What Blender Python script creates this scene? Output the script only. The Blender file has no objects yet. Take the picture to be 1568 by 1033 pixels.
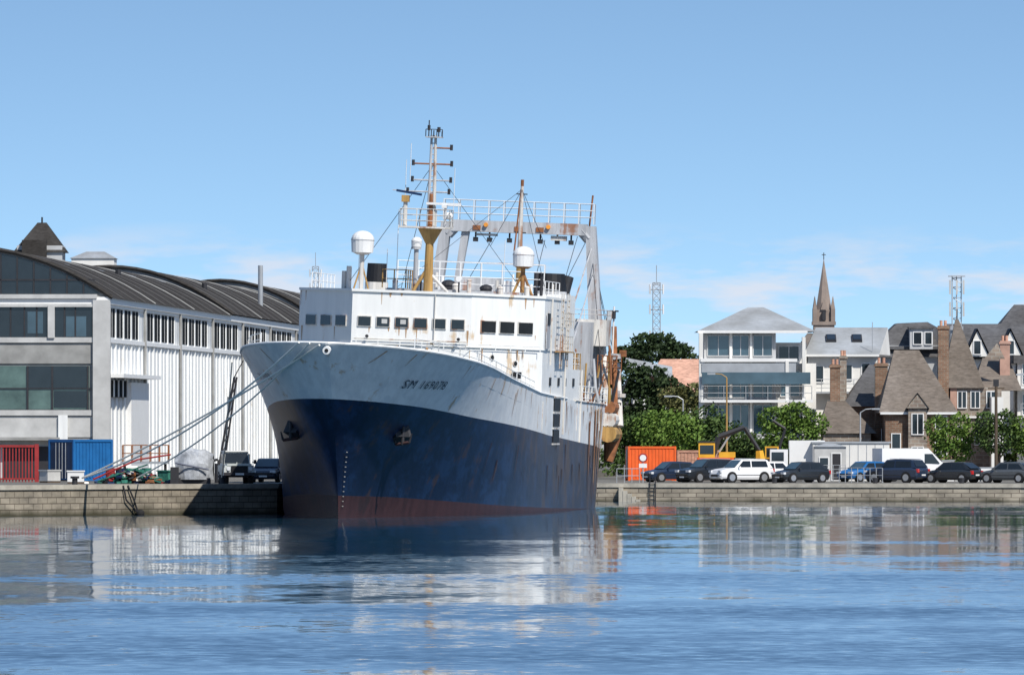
import bpy, math, random
from mathutils import Vector, Matrix
random.seed(7)
sc=bpy.context.scene
R=math.radians
# ------------------------------------------------------------------ materials
def newmat(name):
    m=bpy.data.materials.new(name); m.use_nodes=True
    nt=m.node_tree; b=nt.nodes['Principled BSDF']; return m,nt,b
def N(nt,t,**k):
    n=nt.nodes.new(t)
    for a,v in k.items(): setattr(n,a,v)
    return n
def c4(c): return (c[0],c[1],c[2],1)
def ramp(nt,stops):
    r=N(nt,'ShaderNodeValToRGB'); e=r.color_ramp.elements
    e[0].position=stops[0][0]; e[0].color=c4(stops[0][1])
    e[1].position=stops[1][0]; e[1].color=c4(stops[1][1])
    for p,c in stops[2:]:
        x=e.new(p); x.color=c4(c)
    return r
def coords(nt,scale,kind='Object'):
    tc=N(nt,'ShaderNodeTexCoord'); mp=N(nt,'ShaderNodeMapping')
    mp.inputs['Scale'].default_value=scale
    nt.links.new(tc.outputs[kind],mp.inputs['Vector']); return mp.outputs['Vector']
def noise(nt,vec,scale=1,detail=4,rough=.55):
    n=N(nt,'ShaderNodeTexNoise'); n.inputs['Scale'].default_value=scale
    n.inputs['Detail'].default_value=detail; n.inputs['Roughness'].default_value=rough
    nt.links.new(vec,n.inputs['Vector']); return n
def mix(nt,fac,a,b,blend='MIX'):
    m=N(nt,'ShaderNodeMix',data_type='RGBA',blend_type=blend)
    for s,v in ((m.inputs[0],fac),(m.inputs[6],a),(m.inputs[7],b)):
        if hasattr(v,'links') or hasattr(v,'is_linked'): nt.links.new(v,s)
        elif isinstance(v,(int,float)): s.default_value=v
        else: s.default_value=c4(v)
    return m.outputs[2]
def plain(name,col,rough=.6,metal=0,var=.25,scale=1.2,spec=.4):
    m,nt,b=newmat(name)
    n=noise(nt,coords(nt,(1,1,1)),scale,5,.6)
    r=ramp(nt,[(.3,[x*(1-var) for x in col]),(.7,[min(1,x*(1+var*.6)) for x in col])])
    nt.links.new(n.outputs[0],r.inputs[0]); nt.links.new(r.outputs[0],b.inputs['Base Color'])
    b.inputs['Roughness'].default_value=rough; b.inputs['Metallic'].default_value=metal
    b.inputs['Specular IOR Level'].default_value=spec
    return m
def paint(name,col,rust=.5,dirt=.25,rough=.45,rustcol=(.28,.10,.03),streak=(1.3,.9,.10),aft=0.0,patch=None,dent=.25):
    m,nt,b=newmat(name)
    n1=noise(nt,coords(nt,streak),1.0,6,.65)
    n2=noise(nt,coords(nt,(.35,.35,.5)),1.0,5,.6)
    n3=noise(nt,coords(nt,(2.5,1.2,.25)),1.0,4,.6)
    d=ramp(nt,[(.35,[x*(1-dirt) for x in col]),(.62,col)])
    nt.links.new(n3.outputs[0],d.inputs[0]); basec=d.outputs[0]
    if patch:
        n5=noise(nt,coords(nt,(.9,.30,.55)),1.0,7,.7); pr=ramp(nt,[(.50,(0,0,0)),(.60,(1,1,1))]); nt.links.new(n5.outputs[0],pr.inputs[0])
        pf=N(nt,'ShaderNodeMath',operation='MULTIPLY'); pf.inputs[1].default_value=.6; nt.links.new(pr.outputs[0],pf.inputs[0])
        basec=mix(nt,pf.outputs[0],basec,patch)
    mul=N(nt,'ShaderNodeMath',operation='MULTIPLY'); nt.links.new(n1.outputs[0],mul.inputs[0]); nt.links.new(n2.outputs[0],mul.inputs[1])
    val=mul.outputs[0]
    if aft:
        tc=N(nt,'ShaderNodeTexCoord'); sp=N(nt,'ShaderNodeSeparateXYZ'); nt.links.new(tc.outputs['Object'],sp.inputs[0])
        mr=N(nt,'ShaderNodeMapRange'); mr.inputs[1].default_value=5; mr.inputs[2].default_value=84; mr.inputs[4].default_value=aft
        nt.links.new(sp.outputs[1],mr.inputs[0]); ad=N(nt,'ShaderNodeMath',operation='ADD')
        nt.links.new(val,ad.inputs[0]); nt.links.new(mr.outputs[0],ad.inputs[1]); val=ad.outputs[0]
    p0=.345-.085*rust
    rr=ramp(nt,[(p0,(0,0,0)),(p0+.06,(1,1,1))]); nt.links.new(val,rr.inputs[0])
    f=N(nt,'ShaderNodeMath',operation='MULTIPLY'); f.inputs[1].default_value=.8; nt.links.new(rr.outputs[0],f.inputs[0])
    c=mix(nt,f.outputs[0],basec,rustcol)
    nt.links.new(c,b.inputs['Base Color']); b.inputs['Roughness'].default_value=rough
    b.inputs['Specular IOR Level'].default_value=.35
    bp=N(nt,'ShaderNodeBump'); bp.inputs['Strength'].default_value=dent; bp.inputs['Distance'].default_value=.06
    nt.links.new(noise(nt,coords(nt,(.8,.35,.5)),1,3).outputs[0],bp.inputs['Height']); nt.links.new(bp.outputs[0],b.inputs['Normal'])
    return m
def brick(name,c1,c2,mort,bw=.5,bh=.25,ms=.02,rough=.85,low=None):
    m,nt,b=newmat(name)
    tc=N(nt,'ShaderNodeTexCoord'); sp=N(nt,'ShaderNodeSeparateXYZ'); nt.links.new(tc.outputs['Object'],sp.inputs[0])
    ad=N(nt,'ShaderNodeMath',operation='ADD'); nt.links.new(sp.outputs[0],ad.inputs[0]); nt.links.new(sp.outputs[1],ad.inputs[1])
    cb=N(nt,'ShaderNodeCombineXYZ'); nt.links.new(ad.outputs[0],cb.inputs[0]); nt.links.new(sp.outputs[2],cb.inputs[1])
    t=N(nt,'ShaderNodeTexBrick'); t.inputs['Scale'].default_value=1
    t.inputs['Brick Width'].default_value=bw; t.inputs['Row Height'].default_value=bh; t.inputs['Mortar Size'].default_value=ms
    t.inputs['Color1'].default_value=c4(c1); t.inputs['Color2'].default_value=c4(c2); t.inputs['Mortar'].default_value=c4(mort)
    nt.links.new(cb.outputs[0],t.inputs['Vector'])
    n=noise(nt,coords(nt,(.6,.6,1.2)),1,6,.65); r=ramp(nt,[(.3,(.5,.5,.5)),(.65,(1.1,1.08,1.05))]); nt.links.new(n.outputs[0],r.inputs[0])
    c=mix(nt,1.0,t.outputs[0],r.outputs[0],'MULTIPLY')
    if low is not None:
        mr=N(nt,'ShaderNodeMapRange'); mr.inputs[1].default_value=low[0]; mr.inputs[2].default_value=low[1]
        n4=noise(nt,coords(nt,(.8,.8,.8)),1,4); a2=N(nt,'ShaderNodeMath',operation='MULTIPLY_ADD'); a2.inputs[1].default_value=.5; 
        nt.links.new(n4.outputs[0],a2.inputs[0]); nt.links.new(sp.outputs[2],a2.inputs[2]); nt.links.new(a2.outputs[0],mr.inputs[0])
        c=mix(nt,mr.outputs[0],(.06,.055,.035),c)
    nt.links.new(c,b.inputs['Base Color']); b.inputs['Roughness'].default_value=rough; b.inputs['Specular IOR Level'].default_value=.2
    return m
def slate(name,col,rows=.28,var=.35,rough=.75,spec=.2):
    m,nt,b=newmat(name)
    n=noise(nt,coords(nt,(2.2,2.2,7)),1,5,.7); n2=noise(nt,coords(nt,(.3,.3,.3)),1,4)
    r=ramp(nt,[(.3,[x*(1-var) for x in col]),(.7,[x*(1+var) for x in col])]); nt.links.new(n.outputs[0],r.inputs[0])
    r2=ramp(nt,[(.3,(.75,.72,.68)),(.7,(1.15,1.15,1.15))]); nt.links.new(n2.outputs[0],r2.inputs[0])
    nt.links.new(mix(nt,1.0,r.outputs[0],r2.outputs[0],'MULTIPLY'),b.inputs['Base Color'])
    b.inputs['Roughness'].default_value=rough; b.inputs['Specular IOR Level'].default_value=spec; return m
def leafmat(name,dark,light):
    m,nt,b=newmat(name)
    n=noise(nt,coords(nt,(1,1,1)),.55,3); g=N(nt,'ShaderNodeNewGeometry')
    mx=N(nt,'ShaderNodeMath',operation='MULTIPLY_ADD'); mx.inputs[1].default_value=.5; nt.links.new(g.outputs['Random Per Island'],mx.inputs[0])
    sc2=N(nt,'ShaderNodeMath',operation='MULTIPLY'); sc2.inputs[1].default_value=.55; nt.links.new(n.outputs[0],sc2.inputs[0]); nt.links.new(sc2.outputs[0],mx.inputs[2])
    r=ramp(nt,[(.2,dark),(.75,light)]); nt.links.new(mx.outputs[0],r.inputs[0]); nt.links.new(r.outputs[0],b.inputs['Base Color'])
    b.inputs['Roughness'].default_value=.7; b.inputs['Specular IOR Level'].default_value=.2; return m

M={}
M['hullwhite']=paint('hull_white',(.84,.85,.85),.12,.14,.4,(.50,.33,.18),patch=(.64,.67,.70),aft=.035,dent=.5)  # patch: chalky mottling, imitates in the colour light rippling off the water
M['white']=paint('white_paint',(.86,.86,.84),.20,.07,.45,(.60,.43,.25))
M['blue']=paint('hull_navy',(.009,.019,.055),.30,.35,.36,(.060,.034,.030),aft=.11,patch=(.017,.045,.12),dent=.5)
M['red']=paint('hull_red',(.07,.030,.030),.3,.35,.5,(.035,.022,.022))
M['ochre']=paint('ochre_paint',(.50,.30,.10),.6,.4,.6,(.18,.07,.03))
M['rust']=plain('rust',(.30,.12,.05),.8,0,.5,2)
M['rustd']=plain('rust_dark',(.065,.035,.035),.8,0,.6,1.5)
M['streak']=plain('rust_streak',(.50,.31,.17),.8,0,.4,1)
M['rustwhite']=paint('rust_white',(.70,.67,.62),.8,.3,.6)
M['shipgrey']=paint('ship_grey',(.50,.51,.53),.4,.3,.55)
M['deck']=plain('deck_green',(.12,.14,.12),.8)
M['black']=plain('black_paint',(.012,.012,.014),.5)
M['darkpane']=plain('matte_dark_glazing',(.03,.035,.04),.9,0,.5,.6,.0)  # very dark window panes, matte and without reflections
M['glass']=plain('dark_glass',(.015,.02,.025),.08,0,.3,.8,.6)
M['glassb']=plain('blue_glass',(.05,.09,.12),.06,0,.4,.5,.8)
M['wall']=paint('warehouse_white',(.80,.81,.80),.0,.12,.6,(.5,.45,.38),(.4,.5,.12),dent=.05)
M['conc']=plain('concrete_grey',(.30,.30,.29),.85,0,.3,.7)
M['concl']=plain('concrete_light',(.5,.5,.49),.85,0,.2,.8)
M['roofg']=slate('roof_fibre',(.050,.047,.045),rough=.9,spec=.05)
M['greeng']=plain('green_glazing',(.10,.16,.14),.15,0,.6,.45,.6)
M['quay']=brick('quay_stone',(.46,.41,.33),(.35,.31,.25),(.19,.16,.13),.95,.30,.03,low=(.2,.55))
M['quayl']=brick('quay_stone_weathered',(.36,.32,.26),(.28,.25,.20),(.12,.10,.08),1.1,.36,.03,low=(.3,.75))
M['coping']=plain('coping_stone',(.42,.39,.33),.85,0,.3,1.5)
M['ground']=plain('ground_asphalt',(.16,.15,.13),.9,0,.3,.3)
M['wb']=plain('render_white',(.72,.71,.68),.8,0,.1,.6)
M['wg']=plain('render_grey',(.45,.46,.47),.8,0,.12,.6)
M['slate']=slate('slate',(.10,.10,.105))
M['slateb']=slate('slate_brown',(.17,.145,.125))
M['zinc']=slate('zinc_roof',(.33,.35,.37),var=.12,rough=.6)
M['brickr']=brick('brick_brown',(.24,.13,.085),(.31,.19,.13),(.28,.25,.20),.44,.16,.02)
M['brickg']=brick('granite',(.34,.28,.23),(.26,.21,.18),(.38,.36,.32),.6,.3,.03)
M['terra']=slate('terracotta',(.52,.30,.22))
M['pink']=plain('pink_brick',(.45,.28,.22),.85)
M['frame']=plain('white_frame',(.75,.75,.74),.5,0,.05)
M['orange']=plain('orange_paint',(.75,.12,.02),.5,0,.15)
M['yellow']=plain('yellow_paint',(.75,.38,.03),.5,0,.2)
M['cblue']=plain('container_blue',(.015,.13,.36),.45,0,.2)
M['dblue']=plain('dark_blue',(.012,.03,.09),.3,0,.2)
M['redp']=plain('red_paint',(.32,.03,.03),.5,0,.3)
M['dark']=plain('dark_steel',(.03,.03,.035),.6)
M['hnum']=plain('number_paint',(.05,.06,.08),.6)
M['steel']=plain('galvanised',(.42,.44,.46),.45,.3,.15)
M['tarp']=plain('tarp_grey',(.38,.40,.43),.7,0,.5,2.5)
M['tyre']=plain('tyre',(.015,.015,.016),.85)
M['net']=plain('net_green',(.03,.16,.12),.9,0,.6,4)
M['rope']=plain('rope',(.90,.86,.76),.9,0,.08,5,.1)
M['bark']=plain('bark',(.09,.065,.045),.9)
M['leafd']=leafmat('leaf_dark',(.012,.025,.012),(.04,.065,.022))
M['leafm']=leafmat('leaf_mid',(.02,.05,.012),(.085,.13,.035))
M['leafb']=leafmat('leaf_bright',(.045,.10,.015),(.15,.23,.045))
M['leafo']=leafmat('leaf_olive',(.05,.06,.02),(.16,.16,.06))
M['stone']=plain('church_stone',(.26,.21,.18),.85,0,.25,.5)
M['lamp']=plain('amber_lamp',(.8,.32,.05),.4)
M['cw']=plain('car_white',(.78,.78,.78),.25,0,.03,1,.6)
M['cd']=plain('car_dark',(.02,.024,.03),.2,0,.1,1,.7)
M['cn']=plain('car_navy',(.018,.03,.06),.2,0,.1,1,.7)
M['cg']=plain('car_grey',(.10,.11,.12),.25,.3,.1,1,.7)
M['cgr']=plain('truck_pale',(.55,.58,.56),.4)
M['hub']=plain('hub',(.45,.46,.48),.35,.6,.1)
M['tail']=plain('tail_red',(.5,.02,.02),.3)
M['hl']=plain('headlight',(.7,.72,.75),.15)

# ------------------------------------------------------------------ mesh builder
class MB:
    def __init__(s): s.v=[];s.f=[];s.m=[];s.mats=[]
    def mi(s,k):
        if k not in s.mats: s.mats.append(k)
        return s.mats.index(k)
    def face(s,pts,k):
        i=len(s.v); s.v+= [tuple(p) for p in pts]; s.f.append(tuple(range(i,i+len(pts)))); s.m.append(s.mi(k))
    def solid(s,pts,faces,k):
        i=len(s.v); s.v+=[tuple(p) for p in pts]
        for f in faces: s.f.append(tuple(i+j for j in f)); s.m.append(s.mi(k))
    def box(s,x0,x1,y0,y1,z0,z1,k):
        s.solid([(x0,y0,z0),(x1,y0,z0),(x1,y1,z0),(x0,y1,z0),(x0,y0,z1),(x1,y0,z1),(x1,y1,z1),(x0,y1,z1)],
                [(0,3,2,1),(4,5,6,7),(0,1,5,4),(1,2,6,5),(2,3,7,6),(3,0,4,7)],k)
    def obox(s,c,sz,k,rz=0,rx=0,ry=0):
        mt=Matrix.Translation(c)@Matrix.Rotation(rz,4,'Z')@Matrix.Rotation(ry,4,'Y')@Matrix.Rotation(rx,4,'X')
        h=[q/2 for q in sz]
        p=[mt@Vector((a*h[0],b*h[1],d*h[2])) for d in(-1,1) for a,b in((-1,-1),(1,-1),(1,1),(-1,1))]
        s.solid(p,[(0,3,2,1),(4,5,6,7),(0,1,5,4),(1,2,6,5),(2,3,7,6),(3,0,4,7)],k)
    def prism(s,poly,z0,z1,k,ktop=None,cap=True):
        n=len(poly)
        for i in range(n):
            a=poly[i]; b=poly[(i+1)%n]
            s.face([(a[0],a[1],z0),(b[0],b[1],z0),(b[0],b[1],z1),(a[0],a[1],z1)],k)
        if cap:
            s.face([(p[0],p[1],z1) for p in poly],ktop or k)
            s.face([(p[0],p[1],z0) for p in reversed(poly)],k)
    def tube(s,p0,p1,r0,k,r1=None,n=8):
        p0=Vector(p0);p1=Vector(p1); r1=r0 if r1 is None else r1
        d=(p1-p0)
        if d.length<1e-6: return
        d.normalize(); u=d.cross(Vector((0,0,1)))
        if u.length<1e-3: u=Vector((1,0,0))
        u.normalize(); w=d.cross(u)
        pts=[];
        for p,r in((p0,r0),(p1,r1)):
            for i in range(n):
                t=2*math.pi*i/n; pts.append(p+u*(r*math.cos(t))+w*(r*math.sin(t)))
        fs=[(i,(i+1)%n,n+(i+1)%n,n+i) for i in range(n)]+[tuple(range(n))[::-1],tuple(range(n,2*n))]
        s.solid(pts,fs,k)
    def path(s,pts,r,k,n=6):
        for a,b in zip(pts,pts[1:]): s.tube(a,b,r,k,n=n)
    def dome(s,c,r,k,zs=1,z0=-1,nu=14,nv=8):
        c=Vector(c); i0=len(s.v); 
        a0=math.asin(max(-1,z0))
        for j in range(nv+1):
            a=a0+(math.pi/2-a0)*j/nv
            for i in range(nu):
                t=2*math.pi*i/nu
                s.v.append((c.x+r*math.cos(a)*math.cos(t),c.y+r*math.cos(a)*math.sin(t),c.z+r*zs*math.sin(a)))
        for j in range(nv):
            for i in range(nu):
                s.f.append((i0+j*nu+i,i0+j*nu+(i+1)%nu,i0+(j+1)*nu+(i+1)%nu,i0+(j+1)*nu+i)); s.m.append(s.mi(k))
    def rail(s,pts,h,k,nr=3,sp=1.5,r=.035):
        for a,b in zip(pts,pts[1:]):
            a=Vector(a);b=Vector(b); L=(b-a).length; n=max(1,int(L/sp))
            for i in range(n+1):
                p=a.lerp(b,i/n); s.tube(p,p+Vector((0,0,h)),r,k,n=5)
            for j in range(nr):
                o=Vector((0,0,h*(j+1)/nr)); s.tube(a+o,b+o,r*.8,k,n=5)
    def win(s,x0,x1,z0,z1,y,g='glass',f='frame',fw=.07,mull=0,d=.08):
        s.box(x0,x1,y-.02,y+.05,z0,z1,g)
        s.box(x0-fw,x0,y-d,y+.03,z0-fw,z1+fw,f); s.box(x1,x1+fw,y-d,y+.03,z0-fw,z1+fw,f)
        s.box(x0,x1,y-d,y+.03,z1,z1+fw,f); s.box(x0,x1,y-d-.04,y+.03,z0-fw,z0,f)
        for i in range(mull):
            x=x0+(x1-x0)*(i+1)/(mull+1); s.box(x-.03,x+.03,y-d+.01,y+.02,z0,z1,f)
    def build(s,name,parent=None,loc=(0,0,0),rot=(0,0,0),smooth=False):
        me=bpy.data.meshes.new(name); me.from_pydata(s.v,[],s.f)
        for k in s.mats: me.materials.append(M[k])
        me.polygons.foreach_set('material_index',s.m)
        if smooth: me.polygons.foreach_set('use_smooth',[True]*len(s.f))
        me.update(); o=bpy.data.objects.new(name,me); sc.collection.objects.link(o)
        o.location=loc; o.rotation_euler=rot
        if parent: o.parent=parent
        return o
def empty(name,loc=(0,0,0),rot=(0,0,0)):
    e=bpy.data.objects.new(name,None); sc.collection.objects.link(e); e.location=loc; e.rotation_euler=rot; return e
def tab(t,x):
    if x<=t[0][0]: return t[0][1]
    for (a,b),(c,d) in zip(t,t[1:]):
        if x<=c: return b+(d-b)*(x-a)/(c-a)
    return t[-1][1]

# ------------------------------------------------------------------ water + ground
def water():
    m,nt,b=newmat('water')
    b.inputs['Base Color'].default_value=(.012,.055,.095,1); b.inputs['IOR'].default_value=1.333
    b.inputs['Roughness'].default_value=.045
    def nz(scale,det): return noise(nt,coords(nt,scale),1,det,.6)
    a=nz((1.7,.8,1),5); c=nz((.28,.10,1),3); big=nz((.006,.026,1),4)
    amp0=ramp(nt,[(.40,(.032,)*3),(.50,(.062,)*3),(.64,(.13,)*3)]); nt.links.new(big.outputs[0],amp0.inputs[0])
    # sheltered, calmer water close under the quays and the ship, wind ruffles further out
    tcc=N(nt,'ShaderNodeTexCoord'); spp=N(nt,'ShaderNodeSeparateXYZ'); nt.links.new(tcc.outputs['Object'],spp.inputs[0])
    wob=noise(nt,coords(nt,(.02,.02,1)),1,3); wb=N(nt,'ShaderNodeMath',operation='MULTIPLY_ADD'); wb.inputs[1].default_value=110; nt.links.new(wob.outputs[0],wb.inputs[0]); nt.links.new(spp.outputs[1],wb.inputs[2])
    sh=N(nt,'ShaderNodeMapRange'); sh.interpolation_type='SMOOTHSTEP'; sh.inputs[1].default_value=345; sh.inputs[2].default_value=500; sh.inputs[3].default_value=1.0; sh.inputs[4].default_value=.40
    nt.links.new(wb.outputs[0],sh.inputs[0])
    amp=N(nt,'ShaderNodeMath',operation='MULTIPLY'); nt.links.new(amp0.outputs[0],amp.inputs[0]); nt.links.new(sh.outputs[0],amp.inputs[1])
    def sub(col):
        v=N(nt,'ShaderNodeVectorMath',operation='SUBTRACT'); nt.links.new(col,v.inputs[0]); v.inputs[1].default_value=(.5,.5,.5); return v.outputs[0]
    s1=N(nt,'ShaderNodeVectorMath',operation='SCALE'); nt.links.new(sub(a.outputs[1]),s1.inputs[0]); nt.links.new(amp.outputs[0],s1.inputs['Scale'])
    s2=N(nt,'ShaderNodeVectorMath',operation='SCALE'); nt.links.new(sub(c.outputs[1]),s2.inputs[0])
    s2a=N(nt,'ShaderNodeMath',operation='MULTIPLY'); s2a.inputs[1].default_value=.042; nt.links.new(sh.outputs[0],s2a.inputs[0]); nt.links.new(s2a.outputs[0],s2.inputs['Scale'])
    ad=N(nt,'ShaderNodeVectorMath',operation='ADD'); nt.links.new(s1.outputs[0],ad.inputs[0]); nt.links.new(s2.outputs[0],ad.inputs[1])
    ml=N(nt,'ShaderNodeVectorMath',operation='MULTIPLY'); nt.links.new(ad.outputs[0],ml.inputs[0]); ml.inputs[1].default_value=(1,1,0)
    # wave faces turned towards the viewer dominate at grazing angles
    tl=N(nt,'ShaderNodeMath',operation='MULTIPLY_ADD'); tl.inputs[1].default_value=-.24; tl.inputs[2].default_value=-.002; nt.links.new(amp.outputs[0],tl.inputs[0])
    cv=N(nt,'ShaderNodeCombineXYZ'); cv.inputs[2].default_value=1; nt.links.new(tl.outputs[0],cv.inputs[1])
    a2=N(nt,'ShaderNodeVectorMath',operation='ADD'); nt.links.new(ml.outputs[0],a2.inputs[0]); nt.links.new(cv.outputs[0],a2.inputs[1])
    nn=N(nt,'ShaderNodeVectorMath',operation='NORMALIZE'); nt.links.new(a2.outputs[0],nn.inputs[0])
    nt.links.new(nn.outputs[0],b.inputs['Normal'])
    M['water']=m
    w=MB(); w.face([(-9000,-600,0),(9000,-600,0),(9000,14000,0),(-9000,14000,0)],'water'); w.build('water')
water()
zl,zr_=1.75,1.2
g=MB()
A=(-900,520);A2=(-110,520);B=(-60,570);C=(-14,622);D=(-1.7,724);E=(35,718);F=(420,560)
g.face([(A[0],A[1],zl),(A2[0],A2[1],zl),(B[0],B[1],zl),(C[0],C[1],zl),(D[0],D[1],zl),(10,850,zl),(400,13000,zl),(-9000,13000,zl),(-9000,520,zl)],'ground')
g.face([(D[0],D[1],zr_),(E[0],E[1],zr_),(F[0],F[1],zr_),(9000,450,zr_),(9000,13000,zr_),(400,13000,zr_),(10,850,zr_)],'ground')
g.face([(D[0],D[1],zr_),(10,850,zr_),(10,850,zl),(D[0],D[1],zl)],'ground')
g.build('ground')
def wallseg(mb,p,q,z1,k,cop=True):
    p=Vector((p[0],p[1],0));q=Vector((q[0],q[1],0)); d=(q-p).normalized(); n=Vector((d.y,-d.x,0))
    o=n*.02
    mb.face([p+o+Vector((0,0,-2)),q+o+Vector((0,0,-2)),q+o+Vector((0,0,z1-.02)),p+o+Vector((0,0,z1-.02))],k)
    if cop:
        a=p+n*.1; b_=q+n*.1; c=q-n*.6; e=p-n*.6
        mb.solid([(v.x,v.y,z) for z in(z1-.22,z1+.06) for v in(a,b_,c,e)],[(0,3,2,1),(4,5,6,7),(0,1,5,4),(1,2,6,5),(2,3,7,6),(3,0,4,7)],'coping')
q=MB(); wallseg(q,A,A2,zl,'quayl'); wallseg(q,A2,B,zl,'quayl'); wallseg(q,B,C,zl,'quayl'); wallseg(q,C,D,zl,'quayl'); wallseg(q,D,E,zr_,'quay'); wallseg(q,E,F,zr_,'quay')
dl=(Vector((E[0]-D[0],E[1]-D[1],0))).normalized()
def onR(t,off=0,z=0):
    n=Vector((dl.y,-dl.x,0)); return Vector((D[0],D[1],z))+dl*t+n*off
for t in (11.4,11.8): q.tube(onR(t,.18,-.2),onR(t,.18,1.7),.035,'dark')
for i in range(6): q.tube(onR(11.4,.18,.1+.28*i),onR(11.8,.18,.1+.28*i),.02,'dark')
for i in range(5):
    c=onR(10.6-.30*i,.3,0); q.box(c.x-.16,c.x+.16,c.y-.25,c.y+.25,-.5,.15+.2*i,'coping')
for t in (5,20,27,33): q.tube(onR(t,-.5,zr_),onR(t,-.5,zr_+.45),.14,'dark',r1=.2)
dL=(Vector((C[0]-B[0],C[1]-B[1],0))).normalized()
def onL(t,off=0,z=0):
    n=Vector((dL.y,-dL.x,0)); return Vector((C[0],C[1],z))-dL*t+n*off
q.path([onL(13,.15,zl),onL(12.6,.2,1.0),onL(12.2,.25,.1)],.05,'dark'); q.path([onL(13.4,.15,zl),onL(13.2,.2,.9),onL(12.2,.25,.1)],.05,'dark')
q.dome(onL(12.1,.3,.1),.25,'tyre'); 
q.build('quay_wall')
for t in (16.6,4.0):
    b=MB(); p=onL(t,-.7,zl); b.tube(p,p+Vector((0,0,.45)),.16,'dark',n=12); b.tube(p+Vector((0,0,.42)),p+Vector((0,0,.55)),.26,'dark',n=12); b.build('mooring_bollard')

# ------------------------------------------------------------------ SHIP
TH=R(6.1); LI=R(2.2)
ship=empty('fishing_trawler',(-9.84,592,0),(0,LI,-TH))
DT=[(-8,0),(-7.8,1.0),(-7.4,1.9),(-6.8,2.75),(-6,3.5),(-4.5,4.4),(-3,5.05),(-1,5.65),(2,6.25),(6,6.8),(11,7.15),(20,7.4),(35,7.5),(72,7.5),(84,7.0)]
WT=[(0,0),(2,.5),(5,1.3),(10,2.8),(15,4.2),(20,5.4),(25,6.3),(30,6.95),(36,7.35),(42,7.5),(72,7.5),(80,6.9),(84,6.3)]
ZD=[(-8,9.85),(0,9.45),(10,8.9),(20,8.2),(35,7.45),(60,7.0),(84,6.8)]
ZB=[(-8,6.75),(0,6.45),(10,5.95),(40,4.95),(84,3.95)]
ZR=[(-8,1.3),(0,1.25),(20,.8),(40,.55),(84,.18)]
def st(z): return -8*(max(z,0)/9.85)**1.3
def en(z): return 82+max(z,0)*.2
def hb_u(u,z):
    aD=-8+92*u; aW=84*u; zd=tab(ZD,aD); v=max(0,min(1,z/zd))
    w=tab(WT,aW); d=tab(DT,aD); b=w+(d-w)*v**1.45
    if z<0: b=w*(1+z*.06)
    return b
def hp(u,z,side=1):
    a=st(z)*(1-u)+en(z)*u; return (side*hb_u(u,z),a,z)
def hb(a,z):
    u=(a-st(z))/(en(z)-st(z)); return hb_u(u,z)
us=[0,.002,.005,.01,.016,.024,.034,.046,.06,.08,.1,.125,.15,.18,.21,.25,.29,.33,.37,.41,.46,.52,.58,.64,.7,.76,.82,.87,.91,.95,.98,1]
def rows(u):
    a=-8+92*u; zr=tab(ZR,a); zb=tab(ZB,a); zd=tab(ZD,a)
    r=[-1.2,0,zr]+[zr+(zb-zr)*t for t in(.17,.33,.5,.67,.83,1)]+[zb+(zd-zb)*t for t in(.25,.5,.75,1)]
    return r
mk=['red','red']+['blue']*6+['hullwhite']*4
h=MB(); NR=13
for side in(1,-1):
    i0=len(h.v)
    for u in us:
        for z in rows(u): h.v.append(hp(u,z,side))
    for i in range(len(us)-1):
        for j in range(NR-1):
            a=i0+i*NR+j; f=(a,a+NR,a+NR+1,a+1)
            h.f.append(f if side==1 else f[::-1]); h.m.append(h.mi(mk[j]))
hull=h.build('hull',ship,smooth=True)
h=MB()
for i in range(len(us)-1):
    u0,u1=us[i],us[i+1]; z0=tab(ZD,-8+92*u0)-1.05; z1=tab(ZD,-8+92*u1)-1.05
    p=hp(u0,z0);r_=hp(u1,z1); h.face([(-p[0],p[1],z0),(p[0],p[1],z0),(r_[0],r_[1],z1),(-r_[0],r_[1],z1)],'deck')
rr=rows(1)
for j in range(NR-1):
    p=hp(1,rr[j]);r_=hp(1,rr[j+1]); h.face([p,(-p[0],p[1],p[2]),(-r_[0],r_[1],r_[2]),r_],mk[j])
for side in(1,-1):
    pts=[Vector(hp(u,tab(ZD,-8+92*u),side))+Vector((0,0,.03)) for u in us[:24]]
    h.path(pts,.08,'white',6)
    pts=[Vector(hp(u,tab(ZD,-8+92*u)*1.0,side))+Vector((0,0,.03)) for u in us[24:]]
    h.path(pts,.08,'rustwhite',6)
for side in(1,-1):
    pts=[Vector(hp(u,tab(ZD,-8+92*u)-.02,side))+Vector((-side*.35,.2,0)) for u in (.046,.08,.125,.18,.25,.33,.46)]
    h.rail(pts[:],.7,'white',2,2.2,.03)
for a in (37.5,58,74):
    pts=[(hb(a,z)+.01,a,z) for z in (5.2,6.2,7.0)]
    h.path(pts,.03,'rustwhite',4)
for a in(-5.5,-2.5,3.5): h.obox((hb(a,9)*.55,a,9.6),(.7,.5,.4),random.choice(['white','rustwhite','ochre']))
h.build('deck_and_rails',ship)
h=MB(); rs=random.Random(4)
def hstreak(a,z0,z1,w0,k,side=1,off=.02):
    n=6
    for i in range(n):
        za=z0+(z1-z0)*i/n; zb_=z0+(z1-z0)*(i+1)/n; wa=w0*(1-i/n*.75); wb_=w0*(1-(i+1)/n*.75)
        h.face([(side*(hb(a-wa,za)+off),a-wa,za),(side*(hb(a+wa,za)+off),a+wa,za),(side*(hb(a+wb_,zb_)+off),a+wb_,zb_),(side*(hb(a-wb_,zb_)+off),a-wb_,zb_)],k)
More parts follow.
